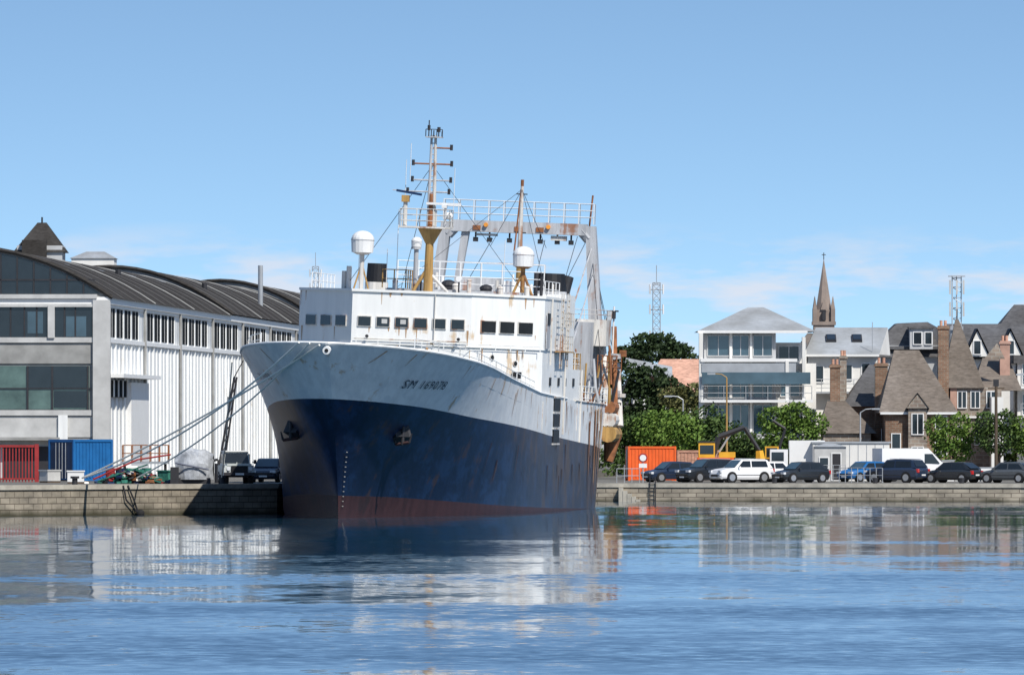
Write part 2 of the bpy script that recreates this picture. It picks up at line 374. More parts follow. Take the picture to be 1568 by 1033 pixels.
for i in range(48):
    a=rs.uniform(14,82) if i>14 else rs.uniform(45,83); zd=tab(ZD,a); zb_=tab(ZB,a)
    if rs.random()<.45: z0=zd-rs.uniform(0,.6); z1=z0-rs.uniform(.6,2.0); kk=rs.choice(['streak','rust']) if a>48 else 'streak'
    else: z0=zb_-rs.uniform(.2,2.6); z1=z0-rs.uniform(.6,2.2); kk='rustd'
    hstreak(a,z0,max(.2,z1),rs.uniform(.03,.10)*(1 if a<40 else 2.0),kk,1,.02+.0005*i)
for i in range(14):
    a=rs.uniform(64,82); hstreak(a,rs.uniform(4.0,6.8),rs.uniform(.8,3.2),rs.uniform(.15,.45),'rust' if i%2 else 'streak',1,.045+.001*i)
for a,s_ in((-6,1),(-3.5,1),(6,1),(-4,-1),(2,-1),(8,-1)): zd=tab(ZD,a); hstreak(a,zd-.2,zd-rs.uniform(.7,1.5),.05,'streak',s_)
h.build('rust_streaks',ship)
h=MB()
for side in(1,-1):
    a=2.6; z=5.0; bb=hb(a,z)*side; nrm=Vector((side*.55,-.6,-.4)).normalized()
    c=Vector((bb,a,z))-nrm*.35
    h.obox(c,(1.1,.8,1.3),'dark',rz=side*.75,rx=-.45)
    h.obox(c+nrm*.25,(.8,.5,.9),'black',rz=side*.75,rx=-.45)
    c2=c+nrm*.6+Vector((0,0,-.35))
    h.tube(c2+Vector((0,0,.8)),c2+Vector((0,0,-.25)),.1,'dark'); h.tube(c2+Vector((-.4,.2*side,-.25)),c2+Vector((.4,-.2*side,-.1)),.09,'rustd')
    h.tube(c2+Vector((-.4,.2*side,-.25)),c2+Vector((-.55,.2*side,.25)),.08,'dark',r1=.03); h.tube(c2+Vector((.4,-.2*side,-.1)),c2+Vector((.55,-.3*side,.4)),.08,'dark',r1=.03)
h.tube((0,-7.95,9.5),(0,-8.35,9.45),.22,'white',n=14); h.tube((0,-8.3,9.45),(0,-8.37,9.45),.11,'black',n=12)
h.build('anchors',ship)
def hulltext(txt,a0,z0,size,side,name,k='hnum',sx=.85):
    cu=bpy.data.curves.new(name,'FONT'); cu.body=txt; cu.size=size; cu.resolution_u=2; cu.space_character=1.15
    o=bpy.data.objects.new(name+'_tmp',cu); sc.collection.objects.link(o)
    bpy.context.view_layer.update()
    me=bpy.data.meshes.new_from_object(o.evaluated_get(bpy.context.evaluated_depsgraph_get()))
    bpy.data.objects.remove(o)
    W=max(v.co.x for v in me.vertices)
    for v in me.vertices:
        x=v.co.x if side==1 else W-v.co.x
        a=a0+x*sx-v.co.y*.4; z=z0+v.co.y; v.co=Vector((side*(hb(a,z)+.07),a-.09,z))
    me.name=name; me.materials.clear(); me.materials.append(M[k])
    o=bpy.data.objects.new(name,me); sc.collection.objects.link(o); o.parent=ship
hulltext('SM 169078',-1.9,7.5,.68,1,'hull_number','hnum',1.7)
hulltext('SM 169078',-1.5,7.7,.5,-1,'hull_number_stbd','hnum',1.5)
h=MB()
for i in range(12):
    z=.7+i*.28; u=.006; p=Vector(hp(u,z)); h.obox(p+Vector((.04,-.1,0)),(.08,.04,.05),'conc')
h.build('draught_marks',ship)

# superstructure
s=MB()
def outline(e,aft,fr=32.0): return [(-3.57-e*.4,fr-e),(3.57+e*.4,fr-e),(7.4+e*.6,37.3-e*.6),(7.4+e*.6,aft),(-7.4-e*.6,aft),(-7.4-e*.6,37.3-e*.6)]
s.prism(outline(0,60),6.2,9.0,'white','deck')
s.prism(outline(-.02,52),9.0,10.1,'white','deck')
s.prism(outline(.05,50),10.1,13.15,'white','shipgrey')
s.prism(outline(.16,50.1),13.15,13.30,'white','shipgrey')
s.prism(outline(.09,50),10.05,10.13,'white')
s.box(-7.3,5.0,52,58,9.0,11.5,'white')
def facetwins(p,q,n,w,z0,z1,f0=.0,f1=1.0,out=.06):
    p=Vector((p[0],p[1],0));q=Vector((q[0],q[1],0)); d=(q-p); L=d.length; d.normalize(); nr=Vector((d.y,-d.x,0)); rz=math.atan2(d.y,d.x)
    for i in range(n):
        t=L*(f0+(f1-f0)*(i+.5)/n); c=p+d*t; c.z=(z0+z1)/2
        s.obox(c+nr*(out*.4),(w+.10,.10,z1-z0+.10),'rustwhite',rz)
        s.obox(c+nr*(out*.4+.03),(w,.08,z1-z0),'glass',rz)
        if n>=6 and i in(1,2): s.obox(c+nr*(out+.04)+Vector((.08,0,.03)),(w*.45,.02,(z1-z0)*.5),'concl',rz)
    for i in range(n*2):
        t=L*rs.random(); c=p+d*t; hh=rs.uniform(.15,.9); zt=rs.choice([13.12,z0-.08,10.0]); wd=rs.uniform(.03,.09)
        s.solid([c+nr*.012+Vector((0,0,zt))-d*wd,c+nr*.012+Vector((0,0,zt))+d*wd,c+nr*.012+Vector((0,0,zt-hh))+d*wd*.3,c+nr*.012+Vector((0,0,zt-hh))-d*wd*.3],[(0,1,2,3)],'streak')
O=outline(.05,50)
facetwins(O[0],O[1],6,.74,11.12,11.66,.03,.97)
facetwins(O[1],O[2],3,1.25,11.0,11.66,.1,.86)
facetwins(O[5],O[0],3,1.2,11.1,11.66,.1,.95)
s.obox((7.5,38.9,11.2),(.05,1.7,2.1),'shipgrey')
s.obox((7.54,38.9,11.95),(.05,1.5,.7),'black')
O2=outline(0,60)
for f,z in((.3,9.5),(.62,9.2),(.2,8.2)):
    p=Vector((O2[1][0]+(O2[2][0]-O2[1][0])*f,O2[1][1]+(O2[2][1]-O2[1][1])*f,z)); n=Vector((.81,-.59,0))
    s.tube(p-n*.02,p+n*.05,.19,'rustwhite',n=14); s.tube(p+n*.05,p+n*.07,.14,'glass',n=14)
s.obox((6.1,35.1,8.5),(.6,.25,.4),'black',rz=.94)
for x in(-2.6,2.9): s.tube((x,31.7,10.5),(x,31.5,10.5),.10,'dark',n=8)
s.tube((-3.4,31.8,10.35),(3.4,31.8,10.35),.035,'rustwhite'); s.tube((1.4,31.85,13.1),(1.4,31.85,10.1),.03,'rustwhite')
s.box(-2.5,2.2,24,26,7.6,9.3,'rustwhite'); s.tube((-3,20,9.0),(3,20,9.0),.45,'ochre',n=12)
s.tube((1.2,31.9,10.2),(3.6,33,10.2),.05,'ochre'); s.rail([(-3.2,31.2,9.9),(3.4,31.2,9.9),(7.3,36.6,9.9)],.35,'white',1,1.2,.03)
for z in(4.9,5.85,6.8): s.obox((hb(45,z)+.02,45.5,z),(.1,3.4,.74),'black')
for z in(4.42,5.37,6.32,7.27): s.obox((hb(45,z)+.05,45.5,z),(.1,3.8,.09),'rustwhite')
for a in (42,47,51,56): s.obox((7.42,a,8.2),(.06,1.0,.5),'black')
for a,z0,z1 in((40.5,9.2,13.2),(49.5,5,13),(59.8,4.5,9)): s.tube((7.55,a,z0),(7.55,a,z1),.06,'rustwhite')
for a in(48,54,58): s.rail([(7.3,a,9.0),(7.3,a+3,9.0)],1.0,'ochre',2,1)
s.rail([(7.3,50.2,9.0),(7.3,60,9.0),(-7.3,60,9.0)],1.05,'white',3,2)
for a in(44,47.5):
    s.tube((7.75,a,9),(7.75,a,13.6),.035,'rustwhite'); s.tube((7.75,a+1.2,9),(7.75,a+1.2,13.6),.035,'rustwhite')
    for i in range(12): s.tube((7.75,a,9.2+i*.36),(7.75,a+1.2,9.2+i*.36),.025,'ochre')
for z in(10.6,12.0): s.rail([(7.9,44,z-.5),(7.9,50,z-.5)],.9,'rustwhite',2,1.2,.03)
s.box(7.4,8.0,44,50,10.0,10.08,'ochre')
s.build('superstructure',ship)
# roof gear
s=MB()
s.box(-2.6,5.6,40,56,13.31,13.5,'shipgrey')
s.rail([(-6.9,38.5,13.3),(-6.9,49.5,13.3)],.95,'white',2,1.8,.03)
s.rail([(7.0,41,13.3),(7.0,49.5,13.3)],.95,'white',2,1.8,.03)
s.rail([(-2.8,40,13.5),(-1.2,38.5,13.5),(-1.2,44,13.5)],1.1,'ochre',2,1,.04)
s.rail([(-2.6,46,13.5),(6.4,46,13.5)],1.75,'white',4,1.2,.035)
s.rail([(-2.6,56,13.5),(5.4,56,13.5)],1.9,'shipgrey',4,1.3,.035)
for x,a,w,hh in((-.4,39,.5,.5),(1.9,38,.5,.45),(2.6,39,.35,.8),(3.3,42,.9,.35),(-1.9,39,.4,.6),(4.4,40,.5,.4),(.9,43,1.1,.5),(5.9,41,.4,.5)):
    s.tube((x,a,13.3),(x,a,13.3+hh),w*.4,'rustwhite' if w<.6 else 'dark',n=10); s.dome((x,a,13.3+hh),w*.45,'rustwhite' if w<.6 else 'dark',.7,0)
for x,a in((-4.6,38),(-4.9,38.2)): s.tube((x,a,13.3),(x,a,14.4+(x+4.9)),.16,'rustwhite',n=10)
for x in(-.1,2.2): s.tube((x,37,13.3),(x,37,14.0),.05,'dark'); s.tube((x,36.8,14.15),(x,37.25,14.15),.18,'frame',n=12)
def satdome(b,a,z0,r,zb,k):
    s.tube((b,a,zb),(b,a,z0-.1),.14,k,n=10); s.tube((b,a,z0-.12),(b,a,z0+.02),.3,k,r1=r*.85,n=14)
    s.tube((b,a,z0+.02),(b,a,z0+r*1.1),r*.93,'frame',r1=r,n=18); s.dome((b,a,z0+r*1.1),r,'frame',.8,0,18,7); s.tube((b,a,z0+r*1.08),(b,a,z0+r*1.14),r*1.03,'shipgrey',n=18)
satdome(-3.6,36,15.5,.7,13.3,'rustwhite'); satdome(5.3,44,15.1,.66,13.3,'ochre'); satdome(-.8,40,16.0,.33,13.3,'shipgrey')
for d in(-.45,.45): s.tube((-3.6+d,36,13.3),(-3.6,36,14.9),.05,'ochre'); s.tube((5.3+d*1.4,44,13.3),(5.3,44,14.8),.08,'ochre')
s.tube((-4.35,50,13.3),(-4.35,50,13.9),.72,'rustwhite',n=18); s.tube((-4.35,50,13.9),(-4.35,50,15.05),.66,'black',r1=.6,n=18); 
s.box(5.15,7.35,50.3,56,9.0,13.55,'white'); s.tube((6.15,52.5,13.4),(6.15,52.5,13.75),1.0,'shipgrey',n=18)
s.tube((6.15,52.5,13.75),(6.15,52.5,14.85),1.0,'black',r1=.85,n=18); s.tube((6.9,53,13.5),(7.15,53.2,14.7),.34,'dark',n=12); s.tube((5.3,52,13.5),(5.3,52,14.9),.16,'dark')
for i in range(34):
    x=random.uniform(-2,6.5); a=random.uniform(45,58); hh=random.uniform(.3,1.3)
    s.tube((x,a,13.4),(x,a,13.4+hh),random.uniform(.05,.2),random.choice(['rustwhite','dark','shipgrey','white','ochre']))
s.obox((2.1,50,14.0),(2.6,2,.8),'shipgrey'); s.obox((4.2,50,13.9),(1.2,2,.7),'white')
s.build('bridge_roof_equipment',ship)
# main mast
s=MB(); bm=.45; am=36
s.tube((bm,am,13.2),(bm,am,16.2),.30,'ochre',r1=.24,n=12); s.tube((bm,am,16.2),(bm,am,17.1),.26,'ochre',r1=.75,n=12)
s.tube((bm-.9,am,13.3),(bm-.15,am,14.6),.1,'ochre'); s.tube((bm+1.2,am,13.3),(bm+.2,am,14.3),.1,'rustwhite')
s.box(-1.35,1.75,am-.9,am+.9,17.1,17.2,'rustwhite'); s.rail([(-1.3,am-.85,17.2),(1.7,am-.85,17.2),(1.7,am+.85,17.2),(-1.3,am+.85,17.2),(-1.3,am-.85,17.2)],1.05,'rustwhite',3,.8,.03)
s.tube((bm-.15,am,17.2),(bm-.12,am,22.7),.10,'shipgrey',r1=.07); s.tube((bm+.2,am,17.2),(bm+.12,am,22.7),.13,'rustwhite',r1=.08)
for i in range(16): s.tube((bm-.15,am,17.6+i*.33),(bm+.2,am,17.6+i*.33),.03,'shipgrey')
s.tube((bm,am,17.2),(bm,am,19.2),.20,'rust',r1=.14)
for z,x0,x1 in((21.95,bm,1.55),(20.98,-.72,1.6),(20.0,-.74,1.58),(19.3,-1.0,1.5)):
    s.tube((x0,am,z),(x1,am,z),.05,'rust' if z>20.5 else 'shipgrey')
    for x in(x0,x1):
        if abs(x-bm)>.2: s.tube((x,am,z-.12),(x,am,z+.22),.09,'dark',n=8)
s.box(bm-.45,bm+.55,am-.35,am+.35,22.55,22.62,'shipgrey'); s.rail([(bm-.45,am-.3,22.6),(bm+.55,am-.3,22.6)],.45,'dark',1,.3,.03)
for x,z in((bm-.3,23.6),(bm,23.0),(bm+.3,23.2),(bm+.5,22.95)): s.tube((x,am,22.6),(x,am,z),.035,'dark'); 
s.tube((bm-.3,am,23.0),(bm-.3,am,23.3),.09,'dark'); s.tube((bm+.3,am,22.9),(bm+.3,am,23.2),.1,'dark')
s.tube((-1.1,am,17.2),(-1.1,am,18.7),.13,'rustwhite',n=10); s.obox((-1.1,am,18.85),(.45,.5,.4),'ochre'); s.obox((-.9,am,19.22),(1.55,.22,.14),'dblue',ry=.14)
s.tube((-1.9,am,19.35),(-.5,am,19.3),.03,'shipgrey')
s.tube((1.35,am-.2,17.2),(1.35,am-.2,18.4),.08,'shipgrey'); s.obox((1.25,am-.3,18.6),(2.1,.18,.14),'frame'); s.obox((1.3,am-.3,18.45),(.3,.4,.2),'frame')
s.dome((1.55,am,17.9),.25,'frame',1,-.9,12,6)
for x,z0,z1 in((-1.25,18.2,21.2),(1.7,18.2,20.8),(-1.0,20,22.2),(-3.9,13.3,16.2),(-1.6,13.4,18.2),(-2.2,13.4,15.8),(4.9,13.4,16.6)): s.tube((x,am+1,z0),(x,am+1,z1),.02,'frame',n=4)
for e in((-4.8,38,13.4),(5.5,44,13.4),(-2.6,48,13.5)): s.tube((bm,am,20.9),e,.018,'dark',n=4)
s.build('main_mast',ship)
s=MB(); b2=3.35;a2=60
s.tube((b2,a2,8.9),(b2,a2,16.0),.24,'ochre',r1=.17,n=10); s.tube((b2,a2,16),(b2,a2,20.3),.17,'rustwhite',r1=.09,n=10); s.tube((b2,a2,20.3),(b2,a2,20.7),.10,'rust')
s.tube((b2-.35,a2,16.2),(b2-.06,a2,20.1),.05,'rust'); s.tube((b2-.35,a2,16.2),(b2+.2,a2,16.2),.04,'rust')
s.tube((b2-.9,a2,9),(b2,a2,13.8),.1,'ochre'); s.tube((b2+.9,a2,9),(b2,a2,13.8),.1,'ochre'); s.box(b2-.7,b2+.7,a2-.4,a2+.4,12.6,12.7,'ochre')
for z in(19.8,17.4): s.tube((b2-.35,a2,z),(b2+.35,a2,z),.035,'dark')
for e in((-2.6,46,13.6),(7,42,13.4),(1.5,60,16.5),(5.0,60,16.5)): s.tube((b2,a2,20.1),e,.016,'dark',n=4)
s.build('aft_mast',ship)
# stern gantry
s=MB(); ag=83
bl,br=-3.9,5.45
s.box(bl+.3,br-.25,ag-.5,ag+.5,17.68,18.42,'shipgrey')
for x0,x1,sg in((bl,bl-.75,-1),(br,br+.55,1)):
    s.tube((x0+(-sg)*.55,ag-.1,18.05),(x0-sg*.05,ag-.1,17.5),.42,'shipgrey',n=8)
    pts0=[(x0-.32,ag-.45),(x0+.32,ag-.45),(x0+.32,ag+.45),(x0-.32,ag+.45)]; pts1=[(x1-.40,ag-.6),(x1+.40,ag-.6),(x1+.40,ag+.6),(x1-.40,ag+.6)]
    s.solid([(p[0],p[1],11.8) for p in pts1]+[(p[0],p[1],18.3) for p in pts0],[(0,3,2,1),(4,5,6,7),(0,1,5,4),(1,2,6,5),(2,3,7,6),(3,0,4,7)],'shipgrey')
    s.box(x1-.4,x1+.4,ag-.7,ag+.7,6.5,11.8,'shipgrey')
s.solid([(bl+.6,ag-.3,14.2),(bl+1.0,ag-.3,14.2),(bl+1.0,ag+.3,14.2),(bl+.6,ag+.3,14.2),(bl+1.0,ag-.3,17.7),(bl+1.5,ag-.3,17.7),(bl+1.5,ag+.3,17.7),(bl+1.0,ag+.3,17.7)],[(0,3,2,1),(4,5,6,7),(0,1,5,4),(1,2,6,5),(2,3,7,6),(3,0,4,7)],'shipgrey')
s.rail([(bl-.2,ag-.45,18.42),(br+.2,ag-.45,18.42)],1.3,'frame',3,.9,.035); s.rail([(bl-.2,ag+.45,18.42),(br+.2,ag+.45,18.42)],1.3,'steel',3,.9,.03)
s.tube((br-.1,ag,18.3),(br+.05,ag,20.3),.06,'rust')
for x in(-1.9,.8,2.2): s.box(x-.25,x+.25,ag-.56,ag-.5,17.8,18.1,'rust')
for x in(-1.3,2.75): s.tube((x,ag-.7,18.15),(x,ag-.5,18.15),.14,'lamp',n=12)
for x in(-2.0,-1.1,.2,2.2,3.3,4.2): s.tube((x,ag,17.7),(x,ag,17.35),.06,'dark'); s.obox((x,ag,17.2),(.3,.4,.28),'dark')
s.box(-1.9,-.6,ag-.3,ag+.3,17.45,17.6,'rustwhite'); s.box(2.9,3.9,ag-.3,ag+.3,17.3,17.6,'rustwhite')
for p,e in(((-.9,ag,17.3),(-1.6,70,13.2)),((2.5,ag,17.3),(3.0,66,11)),((5.2,ag,17.4),(2.5,72,9)),((5.6,ag,16.5),(7.3,76,8)),((4.6,ag,17.6),(5.0,62,10.5))): s.tube(p,e,.022,'dark',n=5)
s.tube((br+.2,ag,17.3),(4.2,75,9),.05,'shipgrey'); s.tube((br+.35,ag,15.5),(br+.1,70,9.5),.05,'shipgrey')
s.build('stern_gantry',ship)
s=MB()
s.box(4.9,7.1,79,82,10.6,12.3,'rustwhite'); s.box(5.2,6.3,77,79,6.0,12.1,'shipgrey'); 
s.tube((7.3,80,6.5),(6.3,83,12),.25,'rustwhite'); s.tube((7.6,82,6),(7.2,83,11.9),.18,'rust'); s.tube((7.9,82,5.5),(7.4,83.5,9.5),.25,'rustwhite')
s.tube((7.2,82.5,9.0),(7.2,82.5,13.2),.06,'frame'); s.tube((6.9,82.5,12.9),(7.5,82.5,12.9),.05,'dark'); s.tube((7.2,82.4,12.4),(7.2,82.4,12.9),.14,'dark')
for z,r_,k in((5.9,.5,'rustwhite'),(5.0,.55,'ochre'),(6.7,.42,'rust')): s.tube((7.4,79.5,z),(7.4,83.5,z),r_,k,n=12)
s.tube((7.2,82.5,3.2),(7.4,82.8,5.0),.3,'rust',r1=.6,n=12)
s.box(4.6,6.6,66,72,6,9.3,'rustwhite'); s.box(-6.5,3.5,64,74,6,10.2,'shipgrey'); s.box(5.6,7.0,62,64,6,8.4,'shipgrey')
s.rail([(7.3,61,6.9),(7.3,79,6.8)],1.1,'white',3,2,.035); s.rail([(6.9,76,8.9),(7.7,83.5,8.9)],1.1,'rust',3,1.5,.04)
s.rail([(4.9,79,12.3),(7.1,79,12.3),(7.1,82,12.3)],.6,'rustwhite',2,.7,.03)
for i in range(56):
    x=random.uniform(4.2,7.9); a=random.uniform(62,84); z=random.uniform(6.6,8.4); hh=random.uniform(.4,2.6)
    s.tube((x,a,z),(x+random.uniform(-.4,.4),a,z+hh),random.uniform(.03,.12),random.choice(['rust','rust','dark','rustwhite','ochre','shipgrey','frame']))
for i in range(16):
    x=random.uniform(6.6,8.0); z=random.uniform(5.4,10.5); s.obox((x,82.6,z),(random.uniform(.2,.6),.6,random.uniform(.2,.5)),random.choice(['rust','dark','rustwhite','shipgrey','ochre']))
for e in((7.9,83.5,6.5),(7.6,83.5,8),(8.0,83.5,7)): s.tube((5.9,83,15.5-random.random()*2),e,.02,'dark',n=4)
s.build('aft_deck_machinery',ship)
def rope(name,p,q,sag,r=.05):
    p=Vector(p);q=Vector(q); b=MB(); pts=[]
    for i in range(25):
        t=i/24; v=p.lerp(q,t); v.z-=sag*4*t*(1-t); pts.append(v)
    b.path(pts,r,'rope',8); b.build(name)
rope('mooring_rope',(-10.75,583.4,9.75),(-25.0,610.2,2.25),.35,.055)
rope('mooring_rope',(-11.9,583.6,9.9),(-25.1,610.3,2.2),1.0,.055)
rope('mooring_rope',(-11.3,583.4,9.85),(-22.0,613.4,2.2),.7,.045)
rope('mooring_rope',(-16.0,597,8.9),(-17.2,619,2.2),.6,.04)

# ------------------------------------------------------------------ WAREHOUSE
wh=empty('warehouse',(-26.3,675,0),(0,0,-R(2.47)))
w=MB(); LW_=356
w.box(-17,0,0.3,LW_,zl-.1,13.1,'wall')
w.box(-17,.3,-.1,LW_,13.1,13.55,'frame')
w.build('long_wall',wh)
w=MB()
y=3.0;i=0
while y<LW_-6:
    if i%5!=4:
        w.box(-.05,.03,y,y+4.6,11.0,12.85,'darkpane'); w.box(0,.045,y+2.2,y+2.35,11.0,12.85,'frame')
    else:
        w.tube((.2,y+2,1.8),(.2,y+2,13.1),.11,'conc')
    w.box(0,.06,y+4.9,y+5.5,10.9,13.06,'wall')
    w.box(0,.14,y+4.4,y+5.0,1.8,10.6,'wall'); w.box(0,.09,y+1.4,y+1.8,1.8,10.6,'wall')
    if i%3==1: w.box(0,.02,y+2.0,y+2.6,1.8,10.6,'concl')
    y+=6.4;i+=1
w.box(0,.2,0.5,LW_,10.62,10.88,'frame'); w.box(0,.12,.5,LW_,12.9,13.09,'frame')
w.box(0,1.1,1.5,33,8.35,8.6,'frame'); w.box(-.02,.3,3,14,7.1,8.2,'darkpane')
for k_ in range(4): w.box(.3,.36,3+k_*3.6,3.5+k_*3.6,7.1,8.2,'frame')
w.box(-.02,.36,17,32,1.8,8.1,'frame'); w.box(0,.5,112,116,7.4,8.4,'frame')
w.build('clerestory_windows',wh)
w=MB()
def arch(xc,hs,zb,rise,y0,y1,n=18,k='roofg'):
    pts=[(xc-hs+2*hs*i/n, zb+rise*(1-(2*i/n-1)**2)) for i in range(n+1)]
    for a,b in zip(pts,pts[1:]):
        w.face([(a[0],y0,a[1]),(b[0],y0,b[1]),(b[0],y1,b[1]),(a[0],y1,a[1])],k)
    w.face([(p[0],y0,p[1]) for p in pts],'conc')
    for a,b in zip(pts,pts[1:]): w.tube((a[0],y0-.1,a[1]),(b[0],y0-.1,b[1]),.16,'roofg',n=6)
    return pts
arch(-8.9,9.4,13.5,3.25,0,112); arch(-8.9,9.4,13.6,3.6,112,230); arch(-8.9,9.4,13.7,4.1,230,LW_)
for y in range(9,350,9):
    r0,zb=(3.25,13.5) if y<112 else (3.6,13.6) if y<230 else (4.1,13.7); pr=None
    for i in range(9,19):
        p=(-8.9-9.4+18.8*i/18, y, zb+r0*(1-(2*i/18-1)**2)+.02)
        if pr: w.tube(pr,p,.05,'dark' if y%4 else 'conc',n=5)
        pr=p
for y,x in((60,-4),(130,-3),(200,-4)): w.tube((x,y,15),(x,y,16.2),.2,'dark')
for y in(20,48,76,104): w.obox((-4.5,y,16.0),(.8,3,.1),'steel',ry=.26)
w.tube((-1.5,172,14),(-1.5,172,18.2),.2,'steel')
w.build('vaulted_roof',wh)
w=MB()
w.box(-18,-.0,0,.28,zl-.1,13.5,'conc')
w.box(-.75,.36,-.35,.3,zl-.1,13.35,'concl')
n=16
pts=[(-8.9-8.6+17.2*i/n,13.75+2.75*(1-(2*i/n-1)**2)) for i in range(n+1)]
w.face([(p[0],-.05,p[1]) for p in pts],'glass')
for i in range(1,n): w.box(pts[i][0]-.05,pts[i][0]+.05,-.12,-.02,13.75,pts[i][1],'dark')
w.box(-17.4,-.6,-.12,-.02,14.6,14.7,'dark'); w.box(-17.4,-.5,-.3,0,13.45,13.72,'concl')
w.box(-18,-.8,-.12,-.02,10.95,12.9,'glass')
for x in(-14.5,-10.6,-7.1,-3.45): w.box(x-.22,x+.22,-.35,0,10.9,13.0,'concl')
for x in(-16.2,-12.5,-8.8,-5.2,-1.9,-2.6,-4.4,-6.1): w.box(x-.05,x+.05,-.16,-.1,10.95,12.9,'dark')
w.box(-5.0,-4.0,-.13,-.1,11.2,12.6,'glassb'); w.box(-2.5,-1.2,-.13,-.1,11.0,12.3,'glassb')
w.box(-18,-.75,-.30,0,12.9,13.1,'concl'); w.box(-18,-.75,-.22,0,10.6,10.94,'concl')
w.box(-18,-.75,-.10,0,9.25,10.55,'conc')
w.box(-18,-1.0,-.08,0,6.3,9.1,'greeng')
for x in(-14,-11,-8,-5,-3.4,-1.1): w.box(x-.06,x+.06,-.16,-.08,6.3,9.1,'dark')
w.box(-5.0,-1.2,-.11,-.08,7.7,9.1,'glass'); w.box(-3.3,-1.2,-.10,-.08,6.4,7.5,'glass')
w.box(-18,-.9,-.14,-.02,7.6,7.68,'dark')
w.box(-18,-.8,-.18,0,5.9,6.25,'concl'); w.box(-18,-.8,-.06,0,4.5,5.85,'concl')
w.box(-12,-3.0,-.1,0,zl,4.3,'concl'); w.box(-3.0,-2.4,-.25,0,zl,5.9,'wall')
w.box(-18,-12.1,-.12,0,zl,4.4,'black'); w.box(-11.5,-6.9,-.14,-.1,zl,4.4,'frame'); w.box(-6.6,-3.3,-.16,-.1,zl,3.9,'dark')
w.box(-18,-2.9,-1.2,0,4.3,4.5,'conc')
w.build('gable_facade',wh)
b=MB()
def hip(mb,x0,x1,y0,y1,ze,zr,rx0,rx1,k,ov=0):
    ym=(y0+y1)/2
    a,b_,c,d=(x0-ov,y0-ov,ze),(x1+ov,y0-ov,ze),(x1+ov,y1+ov,ze),(x0-ov,y1+ov,ze); e,f=(rx0,ym,zr),(rx1,ym,zr)
    mb.face([a,b_,f,e],k); mb.face([c,d,e,f],k); mb.face([b_,c,f],k); mb.face([d,a,e],k); mb.face([a,d,c,b_],k)
b.box(-54.5,-49.5,1150,1158,1.7,25.0,'wg'); hip(b,-54.6,-49.4,1150,1158,24.3,27.6,-52.4,-51.4,'roofg',.3); b.box(-53.9,-51.2,1149.0,1151,23.5,25.6,'roofg')
b.tube((-51.9,1154,27.5),(-51.9,1154,28.2),.1,'dark')
b.build('slate_roof_house')
b=MB(); b.box(-48.5,-43.8,1150,1158,1.7,23.6,'wb'); hip(b,-48.5,-43.8,1150,1158,23.6,24.4,-47,-45,'zinc',.2); b.box(-47.8,-47.2,1149.9,1150,22.2,23,'glass'); b.build('white_house')

# ------------------------------------------------------------------ left quay things
def container(name,loc,rz,L,W,H,k,k2):
    b=MB(); b.box(-L/2,L/2,-W/2,W/2,.12,H-.05,k)
    n=int(L/.28)
    for i in range(n):
        x=-L/2+.2+i*(L-.4)/n
        for sy in(-1,1): b.box(x,x+.13,sy*W/2-.04,sy*W/2+.04,.25,H-.2,k)
    b.box(-L/2-.03,-L/2+.03,-W/2+.08,W/2-.08,.2,H-.18,k2)
    for x in(-L/2,L/2):
        for y in(-W/2,W/2): b.box(x-.07,x+.07,y-.07,y+.07,0,H,k)
    for y in(-W/2,W/2): b.box(-L/2,L/2,y-.06,y+.06,H-.14,H+.01,k); b.box(-L/2,L/2,y-.06,y+.06,.05,.2,k)
    for x in(-L/2,L/2): b.box(x-.06,x+.06,-W/2,W/2,H-.14,H+.02,k)
    for y in(-.5,-.15,.15,.5): b.tube((-L/2-.08,y,.2),(-L/2-.08,y,H-.2),.025,'steel',n=5)
    return b.build(name,None,loc,(0,0,rz))
container('shipping_container',(-27.0,654,zl),R(40),2.99,2.44,2.62,'cblue','dblue')
b=MB()
for i in range(15): b.box(-32.6+i*.2,-32.52+i*.2,648,648.06,zl,4.0,'redp')
b.box(-32.8,-29.5,647.95,648.12,3.9,4.05,'redp'); b.box(-32.8,-29.5,647.95,648.12,1.9,2.0,'redp'); b.box(-29.6,-29.35,647.9,648.2,zl,4.1,'redp')
b.build('metal_fence')
b=MB()
b.box(-24.6,-21.9,642,644,zl+.25,zl+.5,'dark')
b.rail([(-23.9,641,zl+1.3),(-21.1,641,zl+1.3)],1.0,'rust',2,.55,.04); b.rail([(-23.9,643,zl+1.3),(-21.1,643,zl+1.3)],1.0,'rust',2,.55,.03)
b.box(-24,-21.1,641,643,zl+1.15,zl+1.3,'steel')
for x in(-23.8,-21.3): b.tube((x,641.2,zl),(x,641.2,zl+1.3),.06,'dark'); b.tube((x,642.8,zl),(x,642.8,zl+1.3),.06,'dark')
b.build('access_platform')
for i,(x,k) in enumerate(((-24.6,'redp'),(-24.0,'dark'),(-22.4,'net'))):
    b=MB(); b.tube((0,0,0),(0,0,.88),.29,k,n=14); b.tube((0,0,.28),(0,0,.32),.31,k,n=14); b.tube((0,0,.58),(0,0,.62),.31,k,n=14); b.tube((0,0,.86),(0,0,.9),.3,k,n=14)
    b.build('oil_drum',None,(x,640+i*.3,zl))
b=MB()
for i in range(260):
    x=random.gauss(-22.9,.9); y=632+random.uniform(-1,1); hh=max(.1,1.0-abs(x+22.9)*.45)*random.random()
    b.obox((x,y,zl+hh),(random.uniform(.15,.5),random.uniform(.2,.5),random.uniform(.05,.2)),random.choice(['net','net','net','redp','dark','rope','rust','dblue']),random.random()*3,random.uniform(-.5,.5))
b.path([(-25.3,631,2.0),(-22.6,631,3.2),(-20.6,631,3.5)],.06,'redp'); b.path([(-25.0,631,1.9),(-22,631,2.9)],.05,'net')
b.build('fishing_net_pile')
